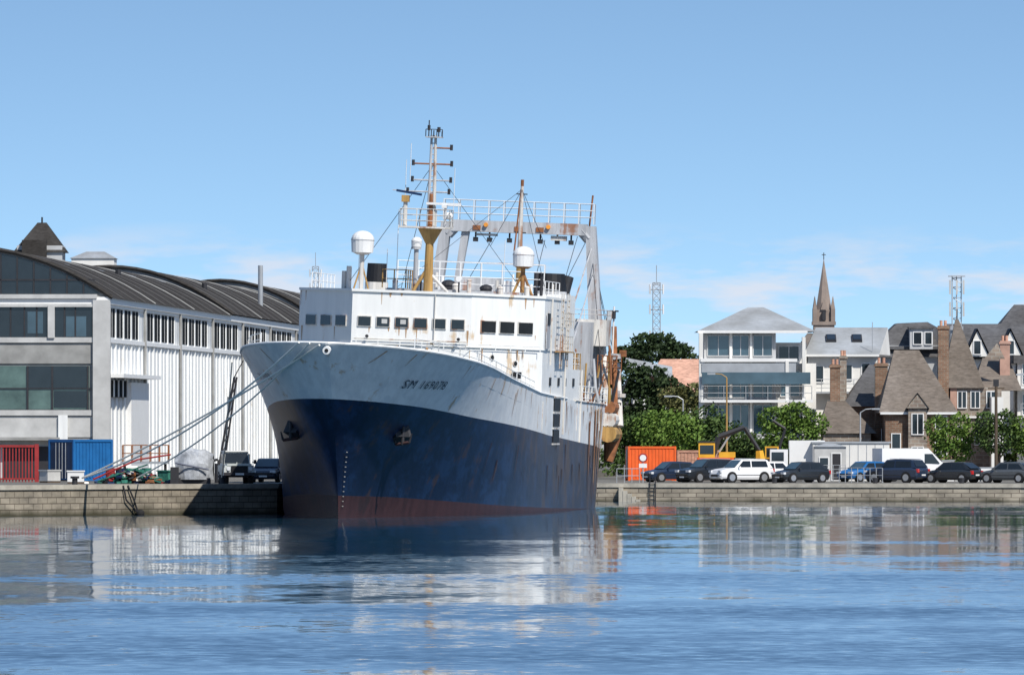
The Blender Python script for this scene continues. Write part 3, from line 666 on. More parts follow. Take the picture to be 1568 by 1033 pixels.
for x,y,k in((-28.3,640,'concl'),(-19.6,636,'dark'),(-20.9,634,'net'),(-26.3,630,'frame')):
    b=MB(); b.box(-.5,.5,-.4,.4,.12,.8,k); b.box(-.55,.55,-.45,.45,.72,.8,k); b.box(-.5,.5,-.4,.4,0,.1,'bark'); b.build('fish_crate',None,(x,y,zl),(0,0,random.random()))
b=MB(); secs=[]
for i in range(9):
    t=i/8; x=-20.35+2.3*t; w_=.9*math.sin(math.pi*min(1,max(.08,t)))**.5; hz=1.35+.55*math.sin(math.pi*t)+.12*math.sin(9*t)
    secs.append([(x+.05*math.sin(j*3+i),631+w_*math.cos(math.pi*j/8),zl+.25+hz*math.sin(math.pi*j/8)**.7*(1+.08*math.sin(5*i+3*j))) for j in range(9)])
for p,r_ in zip(secs,secs[1:]):
    for j in range(8): b.face([p[j],r_[j],r_[j+1],p[j+1]],'tarp')
b.face(secs[0],'tarp'); b.face(secs[-1],'tarp')
b.box(-20.2,-18.2,630.4,631.6,zl,zl+.35,'dark'); b.box(-20.6,-20.1,629.9,630.5,zl,zl+1.0,'dark'); b.tube((-20.3,630.0,3.0),(-18.3,630.1,2.6),.05,'dblue')
b.build('covered_boat')
def offroad(loc,rz):
    b=MB()
    b.box(-.88,.88,-1.9,1.9,.55,1.12,'cgr'); b.box(-.74,.74,-1.93,-.5,1.1,1.22,'cgr')
    b.solid([(-.82,-.55,1.12),(.82,-.55,1.12),(.82,1.2,1.12),(-.82,1.2,1.12),(-.72,-.25,1.95),(.72,-.25,1.95),(.72,1.15,1.95),(-.72,1.15,1.95)],[(0,3,2,1),(4,5,6,7),(0,1,5,4),(1,2,6,5),(2,3,7,6),(3,0,4,7)],'cgr')
    b.solid([(-.74,-.54,1.25),(.74,-.54,1.25),(.66,-.3,1.84),(-.66,-.3,1.84),(-.74,-.48,1.25),(.74,-.48,1.25),(.66,-.24,1.84),(-.66,-.24,1.84)],[(0,1,2,3),(4,7,6,5),(0,4,5,1),(3,2,6,7)],'glass')
    b.box(-.02,.02,-.58,-.5,1.2,1.3,'cgr')
    b.box(-.5,.5,-1.97,-1.9,.68,1.08,'black')
    for sx in(-1,1):
        b.tube((sx*.66,-1.99,.92),(sx*.66,-1.9,.92),.12,'hl',n=12); b.box(sx*.85-.08,sx*.85+.08,-1.95,-1.0,.5,1.0,'cgr')
        b.tube((sx*.93,-.5,1.3),(sx*1.1,-.55,1.3),.03,'dark'); b.box(sx*1.1-.08,sx*1.1+.08,-.6,-.54,1.2,1.45,'dark')
        for y in(-1.25,1.25): b.tube((sx*.6,y,.38),(sx*.9,y,.38),.38,'tyre',n=18); b.tube((sx*.88,y,.38),(sx*.92,y,.38),.2,'hub',n=12)
        b.box(sx*.78-.03,sx*.78+.03,-.35,.95,1.25,1.8,'glass')
    b.box(-.95,.95,-2.05,-1.93,.52,.7,'dark'); b.box(-.26,.26,-2.07,-2.05,.54,.66,'frame')
    b.box(-.75,.75,-.4,1.2,1.93,2.0,'frame'); b.box(-.6,.6,-1.7,1.7,.4,.56,'dark')
    b.build('off_road_pickup',None,loc,(0,0,rz))
offroad((-16.6,628,zl),R(8))
b=MB(); b.tube((-17.9,636,zl),(-17.9,636,zl+1.2),.2,'dark'); b.tube((-17.9,636,2.4),(-16.9,636,8.2),.07,'dark'); b.tube((-17.6,636,2.4),(-16.75,636,8.2),.06,'dark')
for i in range(10):
    t=i/10; b.tube((-17.9+t,636,2.4+5.8*t),(-17.6+.85*(t+.1),636,2.4+5.8*(t+.1)),.03,'dark')
b.tube((-16.9,636,8.2),(-16.3,634,9.2),.03,'dark'); b.tube((-17.9,636,3.2),(-18.6,636,3.0),.08,'dark'); b.build('dock_hoist')
# ------------------------------------------------------------------ cars
def car(name,loc,rz,k,kind='hatch'):
    b=MB()
    P={'hatch':dict(L=4.1,W=1.76,H=1.48,belt=.93,hood=.86,wb=1.27,cab=(-1.0,-.35,1.25,1.9)),
       'suv':dict(L=4.5,W=1.84,H=1.66,belt=1.05,hood=1.0,wb=1.33,cab=(-1.05,-.4,1.7,2.1)),
       'sedan':dict(L=4.5,W=1.78,H=1.44,belt=.92,hood=.85,wb=1.33,cab=(-1.0,-.3,.95,1.75))}[kind]
    L,W,H,bt,hd,wb=P['L'],P['W'],P['H'],P['belt'],P['hood'],P['wb']; c0,c1,c2,c3=P['cab']; hl=L/2; hw=W/2
    st_=[(-hl,hw*.80,.38,.62),(-hl+.12,hw*.90,.26,hd-.14),(-hl+.5,hw*.98,.22,hd-.04),(c0,hw,.22,hd+.05),(c1,hw,.2,bt),(.8,hw,.2,bt+.02),(c2,hw*.99,.22,bt+.03),(hl-.12,hw*.93,.28,bt-.02),(hl,hw*.84,.4,bt-.16)]
    rings=[]
    for x,w_,z0,z1 in st_: rings.append([(x,-w_*.92,z0),(x,-w_,z0+.18),(x,-w_,z1-.16),(x,-w_*.86,z1),(x,w_*.86,z1),(x,w_,z1-.16),(x,w_,z0+.18),(x,w_*.92,z0)])
    for p,q_ in zip(rings,rings[1:]):
        for j in range(8): b.face([p[j],q_[j],q_[(j+1)%8],p[(j+1)%8]],k)
    b.face(rings[0],k); b.face(rings[-1][::-1],k)
    tw=hw*.74; bw=hw*.88
    for sy in(-1,1):
        b.face([(c0,sy*bw,bt-.02),(c3,sy*bw,bt),(c2,sy*tw,H-.05),(.3,sy*tw,H),(c1,sy*tw,H-.04)][::sy],k)
        def sp(x,z): 
            t=(z-bt)/(H-bt); return (x,sy*(bw+(tw-bw)*t+.015),z)
        zt=H-.13; zb=bt+.05
        b.face([sp(c0+.28,zb),sp(.28,zb),sp(.28,zt),sp(c1+.08,zt)],'glass'); b.face([sp(.38,zb),sp(c3-.38,zb),sp(c2-.1,zt),sp(.38,zt)],'glass')
        b.box(-hl+.6,hl-.6,sy*(hw+.005)-.012,sy*(hw+.005)+.012,.52,.56,'dark')
    b.face([(c0,-bw,bt-.02),(c0,bw,bt-.02),(c1,tw,H-.04),(c1,-tw,H-.04)],k); b.face([(c0+.02,-bw*.92,bt+.04),(c0+.02,bw*.92,bt+.04),(c1-.04,tw*.94,H-.07),(c1-.04,-tw*.94,H-.07)],'glassb')
    b.face([(c3,-bw,bt),(c3,bw,bt),(c2,tw,H-.05),(c2,-tw,H-.05)],k); b.face([(c3+.005,-bw*.9,bt+.1),(c3+.005,bw*.9,bt+.1),(c2+.05,tw*.92,H-.1),(c2+.05,-tw*.92,H-.1)],'glass')
    b.face([(c1,-tw,H-.04),(.3,-tw,H),(.3,tw,H),(c1,tw,H-.04)],k); b.face([(.3,-tw,H),(c2,-tw,H-.05),(c2,tw,H-.05),(.3,tw,H)],k)
    r_=.33 if kind!='suv' else .37
    for sx in(-1,1):
        for sy in(-1,1):
            b.tube((sx*wb,sy*(hw-.22),r_),(sx*wb,sy*(hw+.01),r_),r_+.05,'black',n=18)
            b.tube((sx*wb,sy*(hw-.2),r_),(sx*wb,sy*(hw+.03),r_),r_,'tyre',n=18); b.tube((sx*wb,sy*(hw+.02),r_),(sx*wb,sy*(hw+.045),r_),r_*.66,'hub',n=12)
    for sy in(-1,1):
        b.obox((-hl+.1,sy*hw*.7,hd-.2),(.2,.36,.15),'hl'); b.obox((hl-.06,sy*hw*.76,bt-.2),(.16,.24,.26),'tail'); b.obox((c1-.35,sy*(hw+.06),bt+.05),(.12,.16,.12),k)
        if kind=='suv': b.tube((c1+.2,sy*tw*.9,H+.03),(c2-.1,sy*tw*.9,H+.0),.025,'steel',n=5)
    b.obox((-hl+.02,0,.5),(.06,.9,.16),'black'); b.obox((-hl,0,.38),(.03,.5,.1),'frame'); b.obox((hl+.0,0,.55),(.03,.5,.1),'frame')
    b.box(-hl+.2,hl-.2,-hw*.93,hw*.93,.19,.3,'black')
    b.build(name,None,loc,(0,0,rz))
G=1.2
car('parked_car',(11.4,749,G),R(28),'cn','hatch')
car('parked_suv',(13.9,745,G),R(36),'cd','suv')
car('parked_car',(16.3,742,G),R(30),'cw','suv')
car('parked_car',(18.1,749,G),R(40),'cw','hatch')
car('parked_car',(20.5,742,G),R(34),'cd','hatch')
car('parked_suv',(27.3,741,G),R(-35),'cn','suv')
car('parked_car',(31.2,740,G),R(-33),'cd','hatch')
car('parked_car',(35.1,739,G),R(-30),'cg','hatch')
car('parked_car',(25.4,752,G),R(40),'cblue','hatch')
car('parked_car',(38.6,741,G),R(-20),'cd','sedan')
car('parked_car',(-15.0,646,zl),R(80),'cn','hatch')
def van(loc,rz,k='cw'):
    b=MB(); b.box(-1.0,2.6,-.95,.95,.4,2.4,k)
    b.solid([(-2.4,-.9,.4),(-1,-.95,.4),(-1,.95,.4),(-2.4,.9,.4),(-2.3,-.88,1.2),(-1,-.95,2.4),(-1,.95,2.4),(-2.3,.88,1.2)],[(0,3,2,1),(4,5,6,7),(0,1,5,4),(2,3,7,6),(3,0,4,7)],k)
    b.face([(-2.2,-.8,1.33),(-2.2,.8,1.33),(-1.15,.84,2.27),(-1.15,-.84,2.27)],'glass')
    for sy in(-1,1):
        b.face([(-1.9,sy*.965,1.3),(-.7,sy*.965,1.3),(-.7,sy*.965,2.0),(-1.3,sy*.965,2.0)],'glass')
        for x in(-1.5,1.7): b.tube((x,sy*.75,.36),(x,sy*.99,.36),.36,'tyre',n=16); b.tube((x,sy*.98,.36),(x,sy*1.01,.36),.2,'hub',n=12)
    b.box(-2.45,-2.3,-.85,.85,.4,.65,'dark'); b.build('parked_van',None,loc,(0,0,rz))
van((28.8,755,G),R(-160))
b=MB(); b.box(0,2.6,-1.2,1.2,1.0,2.95,'frame'); b.box(-1.4,-.1,-1.1,1.1,.6,2.3,'cw'); b.box(-1.3,-.4,-1.12,1.12,1.45,2.1,'glass'); b.box(-1.2,2.5,-.9,.9,.5,.95,'dark')
for x in(-.8,1.8):
    for sy in(-1,1): b.tube((x,sy*.8,.45),(x,sy*1.12,.45),.45,'tyre',n=16)
b.build('box_truck',None,(20.3,766,G))
b=MB(); b.box(0,2.3,0,2.4,0,2.5,'concl'); b.win(.4,1.0,1.0,1.7,0); b.win(1.3,1.9,.1,2.0,0,'dark'); hip(b,0,2.3,0,2.4,2.5,2.75,.8,1.5,'zinc',.12); b.build('site_cabin',None,(21.9,757,G))
b=MB(); b.box(0,5.6,0,3,0,2.75,'wb'); b.box(-.1,5.7,-.1,3.1,2.75,2.87,'steel')
for i in range(9): b.box(.2+i*.62,.24+i*.62,-.03,0,.1,2.7,'steel')
b.build('storage_shed',None,(22.0,764,G))
container('shipping_container',(10.2,768,G),R(4),3.4,2.44,2.5,'orange','orange')
container('shipping_container',(13.7,774,G),R(4),3.0,2.44,2.2,'terra','terra')
b=MB(); b.rail([(23.2,741,G),(26.2,739,G)],1.05,'steel',2,.5,.03); b.build('safety_barrier')
b=MB(); b.rail([(7.4,738,G),(9.0,738,G)],1.0,'steel',2,.5,.03); b.build('safety_barrier')
b=MB(); b.rail([(20.5,752,G),(24.0,752,G)],1.2,'steel',4,.4,.02); b.build('safety_barrier')
b=MB()
for sy in(-1,1):
    b.box(-1.2,1.2,sy*.9-.25,sy*.9+.25,.1,.65,'tyre')
    for x in(-1.1,1.1): b.tube((x,sy*.9-.26,.38),(x,sy*.9+.26,.38),.36,'dark',n=12)
b.tube((0,0,.6),(0,0,.9),.7,'dark'); b.box(-1.3,1.4,-1.0,1.0,.85,1.7,'orange'); b.box(.3,1.5,-1.0,1.0,1.7,2.1,'yellow'); b.box(-1.2,0,-1.0,-.1,1.7,2.8,'yellow'); b.box(-1.1,-.1,-1.02,-.3,1.95,2.6,'glass'); b.box(-1.25,.1,-1.05,-.05,2.8,2.9,'dark')
def beam(p,q_,w0,w1,k): b.tube(p,q_,w0,k,r1=w1,n=6)
beam((-.3,.4,1.3),(.3,.4,3.2),.22,.26,'dark'); beam((.3,.4,3.2),(2.2,.4,3.9),.26,.2,'dark'); beam((2.2,.4,3.9),(3.3,.4,2.2),.2,.14,'dark')
beam((.2,.4,1.9),(1.1,.4,3.3),.08,.08,'steel'); beam((3.3,.4,2.2),(3.4,.4,1.2),.3,.45,'yellow'); b.obox((3.5,.4,.9),(.9,.8,.5),'yellow',ry=.3)
b.build('excavator',None,(14.9,768,G),(0,0,0))
b=MB(); b.box(0,1.3,0,1.2,.3,1.6,'dark'); b.box(.1,1.1,-.02,1.1,1.6,2.5,'yellow'); b.box(.2,1.0,-.04,0,1.7,2.4,'glass')
for x in(.1,1.2): b.tube((x,-.05,.4),(x,.2,.4),.4,'tyre',n=14)
beam((1.1,.5,2.2),(1.6,.5,3.8),.12,.1,'dark'); beam((1.6,.5,3.8),(.7,.5,4.4),.12,.12,'dark'); b.build('loader',None,(18.6,772,G))
b=MB(); b.tube((0,0,0),(0,0,2.0),.04,'steel'); b.tube((0,-.03,1.75),(0,-.07,1.75),.33,'redp',n=20); b.tube((0,-.071,1.75),(0,-.09,1.75),.23,'frame',n=20); b.box(-.28,.28,-.08,-.04,1.05,1.35,'frame'); b.build('traffic_sign',None,(9.3,742,G))
def lamp(x,y,h_,arm=-1,k='steel'):
    b=MB(); b.tube((0,0,0),(0,0,h_),.09,k,r1=.05); b.path([(0,0,h_),(arm*.4,0,h_+.25),(arm*1.0,0,h_+.3)],.04,k); b.obox((arm*1.15,0,h_+.28),(.6,.22,.12),'steel'); b.tube((0,0,0),(0,0,.6),.13,k); b.build('street_lamp',None,(x,y,G))
lamp(15.95,776,7.6,-1,'ochre'); lamp(13.1,800,6.0,-1); lamp(26.0,780,5,1); lamp(38.5,768,7.5,-1)
b=MB(); b.tube((0,0,0),(0,0,7.2),.13,'bark',r1=.1); b.box(-.6,.6,-.05,.05,6.7,6.8,'bark'); b.box(-.2,.2,-.1,.1,6.9,7.4,'dark'); b.build('utility_pole',None,(35.3,762,G))
for i in range(9):
    b=MB(); b.box(-.45,.45,-.3,.3,.0,.48,random.choice(['concl','frame','wb','steel'])); b.box(-.48,.48,-.33,.33,.44,.5,'steel'); b.build('fish_crate',None,(31.7+.95*(i%4),760+random.random()*.3,G+.52*(i//4)),(0,0,random.uniform(-.1,.1)))

# ------------------------------------------------------------------ right background buildings
def base(mb,x0,x1,y0,y1,z1,k): mb.box(x0,x1,y0,y1,1.15,z1,k)
b=MB(); base(b,14.7,20.2,800,812,12.4,'wg'); base(b,20.0,22.6,802,812,11.6,'wb')
b.box(20.0,23.3,800.6,802,4,10.0,'wb')
hip(b,14.6,22.8,799.6,812,12.45,14.35,18.2,19.4,'zinc',.45)
b.box(14.2,22.6,799.0,799.4,12.3,12.5,'frame')
for z0,z1 in((10.6,12.1),(7.4,9.6),(4.6,6.8)):
    for x0,x1 in((15.0,16.6),(16.9,18.1),(18.5,19.9)): b.win(x0,x1,z0,z1,800,'glassb','wg',.06,1)
for x in(16.75,18.3): b.box(x-.1,x+.1,799.8,800,4,12.4,'wb')
b.box(14.4,21.8,798.4,800.1,10.1,10.35,'frame'); b.box(14.4,23.0,798.2,800.1,7.0,7.2,'frame'); b.box(14.4,21.0,798.2,800.1,4.2,4.4,'frame')
b.box(14.5,21.7,798.42,798.46,9.3,10.0,'steel')
b.box(14.5,22.8,798.2,798.24,8.4,9.3,'glassb')
b.rail([(14.5,798.3,7.2),(22.9,798.3,7.2)],1.05,'steel',2,1.4,.03)
b.win(20.5,22.0,10.2,11.3,802,'glass','frame',.06,1); b.box(18.6,20.6,798.6,800.0,8.6,9.9,'wb'); b.win(20.6,22.0,7.5,9.4,800.6,'glassb','frame',.06,1)
b.win(20.6,22.8,4.6,6.6,800.6,'glass','frame',.06,2)
b.box(14.3,14.6,798.5,800.0,4,12.3,'wb'); b.box(22.2,22.45,799.0,800.6,4,12.0,'wb'); b.box(20.9,21.15,798.3,799,7.2,10.2,'wb')
b.build('apartment_building')
b=MB(); base(b,22.8,28.2,806,816,10.75,'wb')
b.face([(22.5,805.4,10.7),(28.3,805.4,10.7),(29.2,812,12.85),(23.6,812,12.85)],'zinc'); b.box(22.5,28.3,805.3,805.5,10.55,10.72,'frame'); b.face([(28.3,805.4,10.7),(29.4,812,10.7),(29.2,812,12.85)],'wb'); b.face([(22.5,805.4,10.7),(22.6,812,10.7),(23.6,812,12.85)],'wb')
for x in(24.3,26.3): b.obox((x+.4,809.1,12.0),(.8,1.6,.12),'dark',rx=math.atan(2.15/6.6)); b.obox((x+.4,809.1,12.07),(.6,1.3,.1),'glass',rx=math.atan(2.15/6.6))
b.win(23.2,24.0,8.6,9.8,806); b.win(25,26.2,8.8,9.9,806,mull=1); b.win(27,27.6,8.6,10,806); b.box(23,28,805.0,806,7.7,7.85,'steel'); b.rail([(23,805,7.8),(28,805,7.8)],1,'steel',3,.8,.03)
b.tube((27.8,806,10.7),(27.8,806,13.2),.03,'steel'); b.build('white_modern_house')
b=MB(); base(b,29.2,33.6,818,828,11.5,'wg'); b.prism([(28.2,817.5),(33.8,817.5),(33.8,828),(28.2,828)],11.2,11.45,'slate')
b.solid([(27.4,817.6,10.6),(33.8,817.6,10.6),(33.8,828,10.6),(27.4,828,10.6),(30.2,819.5,13.25),(32.6,819.5,13.35),(33.8,826,12.9),(30.2,826,13.25)],[(0,3,2,1),(4,5,6,7),(0,1,5,4),(1,2,6,5),(2,3,7,6),(3,0,4,7)],'slate')
b.box(31.1,32.9,816.8,819,11.2,12.8,'wg'); b.win(31.4,32.0,11.6,12.5,816.8,'glass'); b.win(32.3,32.8,11.6,12.5,816.8,'glass'); b.box(31.0,33,816.6,819,12.8,12.95,'slate'); b.build('slate_mansard_house')
def chimney(mb,x,y,w_,z0,z1,k='brickr'):
    mb.box(x-w_/2,x+w_/2,y,y+w_*1.2,z0,z1,k); mb.box(x-w_/2-.08,x+w_/2+.08,y-.08,y+w_*1.2+.08,z1-.25,z1-.1,k)
    for d in(-.2,.2): mb.tube((x+d*w_,y+.4,z1),(x+d*w_,y+.4,z1+.4),.11,'terra',n=8)
b=MB(); base(b,23.6,27.2,792,799,4.7,'brickg'); hip(b,23.4,27.4,792,799,4.65,7.1,24.0,25.4,'slateb',.25); base(b,25.6,28.2,798,806,6.9,'brickr')
b.face([(25.2,797.6,6.7),(28.4,797.6,6.7),(28.4,802,9.9),(27.4,802,9.9)],'slate'); b.face([(25.2,797.6,6.7),(27.4,802,9.9),(25.2,806,6.7)],'slateb'); b.face([(28.4,797.6,6.7),(28.4,806,6.7),(28.4,802,9.9)],'brickr')
chimney(b,24.65,797,.75,6,9.9); chimney(b,25.4,801,.5,7,10.6,'brickg'); chimney(b,28.15,796,.95,5,10.0)
b.win(24.4,25.2,2.2,3.8,792,mull=1); b.win(26,26.6,2.2,3.8,792); b.build('brick_house')
b=MB(); base(b,28.2,33.2,789,797,6.25,'brickr'); hip(b,28.0,33.4,789,797,6.2,10.95,29.0,30.9,'slateb',.3)
b.box(27.8,33.6,788.6,788.75,6.08,6.25,'frame')
for x in(29.6,30.5): b.obox((x,790.9,8.35),(.55,.75,.12),'glass',rx=math.atan(4.75/4.3))
b.box(29.9,31.3,788.3,791,1.2,6.6,'brickg'); b.face([(29.7,788.1,6.55),(31.5,788.1,6.55),(30.6,788.1,7.6)],'brickg'); b.face([(29.7,788.0,6.5),(30.6,788.0,7.7),(30.6,791,7.7),(29.7,791,6.5)],'slate'); b.face([(31.5,788.0,6.5),(30.6,788.0,7.7),(30.6,791,7.7),(31.5,791,6.5)],'slate')
b.win(30.2,31.0,4.6,6.1,788.3,mull=1); b.win(28.7,29.3,3,4.6,789); b.win(32,32.8,3,4.8,789,mull=1); b.win(32,32.8,5.0,5.9,789); b.win(30.2,31,1.9,3.6,788.3,mull=1)
chimney(b,32.7,792,.8,6,12.8); b.face([(30.7,794,10.9),(33.2,792,7.5),(33.2,799,7.5),(31.0,799,10.9)],'slate')
b.build('brick_house')
b=MB(); base(b,33.3,37.2,794,803,8.3,'brickg')
b.solid([(32.6,793.7,8.1),(35.9,793.7,8.1),(35.9,797.2,8.1),(32.6,797.2,8.1),(33.75,795.3,13.3),(34.0,795.3,13.3),(34.0,795.6,13.3),(33.75,795.6,13.3)],[(0,3,2,1),(4,5,6,7),(0,1,5,4),(1,2,6,5),(2,3,7,6),(3,0,4,7)],'slateb')
b.tube((33.88,795.4,13.2),(33.88,795.4,14.1),.04,'dark')
hip(b,35.2,38.6,795,804,7.9,10.4,36,38,'slateb',.2); b.face([(35.9,794.8,10.3),(37.5,794.8,10.3),(36.9,794.8,11.5)],'brickg')
for x0 in(33.9,34.9,36.1): b.win(x0,x0+.6,6.6,7.8,794,mull=1)
for x0 in(33.9,35.2,36.4): b.win(x0,x0+.6,3.8,5.2,794,mull=1)
b.box(33.2,37.3,793.8,794,5.8,5.95,'frame'); b.box(36.3,37.2,791,794,1.2,7.4,'wb'); chimney(b,37.6,797,.75,8,11.7,'pink'); b.box(33.3,33.8,793.9,794,6.0,8.2,'pink')
b.build('granite_house')
b=MB(); base(b,34.2,44,814,824,10.6,'wb')
b.face([(34,813.4,10.4),(44.2,813.4,10.4),(44.2,819,13.2),(34,819,13.2)],'slate'); 
for x in(36.2,38.8,41.6): b.face([(x-.9,813.0,10.6),(x+.9,813.0,10.6),(x,813.0,12.6)],'wb'); b.face([(x-1.1,812.8,10.5),(x,812.8,12.8),(x,818,12.8),(x-1.1,815,10.5)],'slate'); b.face([(x+1.1,812.8,10.5),(x,812.8,12.8),(x,818,12.8),(x+1.1,815,10.5)],'slate'); b.win(x-.25,x+.25,10.8,11.8,813)
for x in(35,37,38.2,40,41): b.win(x,x+.6,8.6,9.9,814)
b.build('gabled_house')
b=MB(); base(b,38.6,46,798,810,10.0,'wb'); b.box(38.3,46.3,797.6,810.4,10.0,10.6,'slate')
for z in(3.6,6.1,8.4):
    b.box(38.8,46,796.6,798,z-.35,z-.15,'frame'); b.rail([(38.8,796.7,z-.15),(46,796.7,z-.15)],.95,'steel',3,.8,.03)
    for x in(39.0,40.6,42.4): b.win(x,x+1.1,z,z+1.5,798,'glassb',mull=1)
b.build('balcony_apartment_block')
b=MB(); base(b,38.6,50,840,850,12,'wg'); hip(b,38.8,50,840,850,12.3,15.0,40.6,49,'slate',.3); b.build('tall_roof_house')
b=MB(); base(b,22.5,27,830,840,10.6,'wg'); hip(b,22.5,27,830,840,10.6,12.6,23.6,26,'slateb',.3); b.build('slate_roof_house')
b=MB(); base(b,11.0,17.5,950,960,8.6,'wb'); b.face([(11.6,949.5,8.3),(18,949.5,8.3),(17.2,955,11.3),(13.6,955,11.3)],'terra'); b.face([(10.2,949.5,10.2),(14.6,949.5,9.4),(14.6,953,10.6),(10.4,953,11.4)],'zinc'); b.face([(18,949.5,8.3),(18,960,8.3),(17.2,955,11.3)],'terra'); b.build('terracotta_roof_house')
b=MB(); 
for i in range(14):
    x=-60+i*13+random.uniform(-2,2); zt=random.uniform(6,8.5); b.box(x,x+10,1000,1010,1.1,zt,random.choice(['wb','wg','brickg'])); hip(b,x,x+10,1000,1010,zt,zt+2,x+2,x+8,'slate',.3)
    for j in range(4): b.win(x+1+j*2.2,x+1.9+j*2.2,zt-2.2,zt-.8,1000)
b.build('distant_houses')
b=MB(); cx=44.8
b.box(cx-1.5,cx+1.5,1500,1503,1,20.0,'stone'); b.box(cx-1.7,cx+1.7,1499.8,1503.2,19.6,20.1,'stone')
def pyr(x,y,r_,z0,z1,n=8,k='stone'):
    ps=[(x+r_*math.cos(2*math.pi*(i+.5)/n),y+r_*math.sin(2*math.pi*(i+.5)/n),z0) for i in range(n)]
    for i in range(n): b.face([ps[i],ps[(i+1)%n],(x,y,z1)],k)
b.box(cx-1.1,cx+1.1,1500.4,1502.6,20.0,21.8,'stone'); pyr(cx,1501.5,1.25,21.6,29.2)
for dx in(-1.3,1.3):
    for dy in(0,2.6): b.box(cx+dx-.3,cx+dx+.3,1500+dy-.1,1500.5+dy,20,21.9,'stone'); pyr(cx+dx,1500.2+dy,.42,21.8,23.8,4)
b.box(cx-.25,cx+.25,1499.7,1500.4,20.3,21.6,'dark'); b.box(cx-.7,cx-.3,1499.9,1500,16.5,19,'dark'); b.box(cx+.3,cx+.7,1499.9,1500,16.5,19,'dark')
b.face([(cx-.5,1500.1,21.8),(cx+.5,1500.1,21.8),(cx,1500.1,23.4)],'stone')
b.tube((cx,1501.5,29.0),(cx,1501.5,30),.06,'dark'); b.tube((cx-.3,1501.5,29.7),(cx+.3,1501.5,29.7),.05,'dark'); b.build('church_spire')
def lattice(name,x,y,w_,z0,z1,k='steel',r_=.05,plat=()):
    b=MB(); c=[(-w_,-w_),(w_,-w_),(w_,w_),(-w_,w_)]
    for a in c: b.tube((a[0],a[1],z0),(a[0],a[1],z1),r_,k,n=4)
    z=z0; st2=w_*2.0
    while z<z1-.1:
        zz=min(z+st2,z1)
        for a,d in zip(c,c[1:]+c[:1]): b.tube((a[0],a[1],z),(d[0],d[1],zz),r_*.6,k,n=4); b.tube((a[0],a[1],zz),(d[0],d[1],zz),r_*.6,k,n=4)
        z=zz
    b.tube((0,0,z1),(0,0,z1+2),.04,k,n=4)
    for zp in plat:
        b.tube((-w_*1.8,0,zp),(w_*1.8,0,zp),.06,k); 
        for dx in(-1.8,1.8): b.tube((dx*w_,0,zp-.5),(dx*w_,0,zp+.6),.1,'frame',n=6)
    b.build(name,None,(x,y,0))
lattice('lattice_tower',16.6,1200,.42,1.2,21.6,plat=(18.5,20.8,15.5)); lattice('lattice_tower',-28.2,1500,.45,1.5,28,plat=(25,27))
b=MB()
for a in((-.35,0),(.35,0),(0,.35)): b.tube((a[0],a[1],11.8),(a[0],a[1],15.8),.04,'steel')
for z in(12.5,13.3,14.1,14.9,15.6): b.tube((-.35,0,z),(.35,0,z-.4),.03,'steel'); b.tube((-.35,0,z),(.35,0,z),.03,'steel')
for x in(-.52,.0,.52):
    for z in(13.2,14.9): b.box(x-.07,x+.07,-.35,-.2,z-.55,z+.55,'concl')
b.box(-.65,.65,-.3,.3,15.7,15.78,'steel'); b.box(-.5,.5,-.3,.3,11.6,11.9,'steel'); b.tube((-.4,0,0),(-.4,0,11.7),.1,'steel'); b.tube((.4,0,0),(.4,0,11.7),.1,'steel'); b.build('telecom_mast',None,(34.3,806,1.0))

# ------------------------------------------------------------------ vegetation
def tree(name,x,y,z0,clumps,n,size,k,trunk=.25):
    b=MB(); top=max(c[2] for c in clumps)
    b.tube((0,0,0),(.1,0,top*.45),trunk,'bark',r1=trunk*.7)
    for c in clumps:
        b.tube((.1,0,top*.35),(c[0]*.6,c[1]*.6,c[2]*.85),trunk*.45,'bark',r1=.04,n=5)
    vol=[c[3]*c[4]*c[5] for c in clumps]; T=sum(vol)
    for c,v_ in zip(clumps,vol):
        for i in range(int(n*v_/T)):
            th=random.random()*2*math.pi; cz=random.uniform(-1,1); rr_=random.uniform(.35,1)**.45
            if random.random()<.15: rr_*=1.18
            sq=math.sqrt(1-cz*cz); p=Vector((c[0]+c[3]*rr_*sq*math.cos(th),c[1]+c[4]*rr_*sq*math.sin(th),c[2]+c[5]*rr_*cz))
            if p.z<.1: continue
            nv=Vector((random.gauss(0,1),random.gauss(0,1),random.gauss(0,1)+.5)).normalized(); u=nv.orthogonal().normalized(); w2=nv.cross(u)
            s_=size*random.uniform(.5,1.2); b.face([p+u*s_,p+w2*s_*.6,p-u*s_,p-w2*s_*.6],k)
    b.build(name,None,(x,y,z0))
def clumps(w_,d_,z0,z1,n,seed):
    r=random.Random(seed); out=[]
    for i in range(n):
        t=(i+.5)/n; x=-w_/2+w_*t+r.uniform(-.3,.3); hz=(z1-z0)*r.uniform(.7,1)
        rad=max(.7,(z1-z0)*.32); out.append((x,r.uniform(-d_,d_)/2,z0+hz-rad*.9,rad*r.uniform(1,1.4),rad,rad*r.uniform(.8,1)))
        out.append((x+r.uniform(-.5,.5),r.uniform(-d_,d_)/2,z0+(hz)*.45,rad*1.2,rad,(z1-z0)*.33))
    return out
tree('umbrella_pine',13.7,1000,1.2,[(-2.4,0,10.9,1.6,1.5,.85),(-.9,0,12.0,1.5,1.5,.85),(.6,.5,12.1,1.4,1.5,.8),(2.0,0,11.2,1.5,1.5,.8),(0,0,11.0,3.2,1.8,.9),(3.6,0,10.3,1.1,1.1,.6),(-3.2,0,10.2,1.0,1.0,.6)],3800,.24,'leafd',.4)
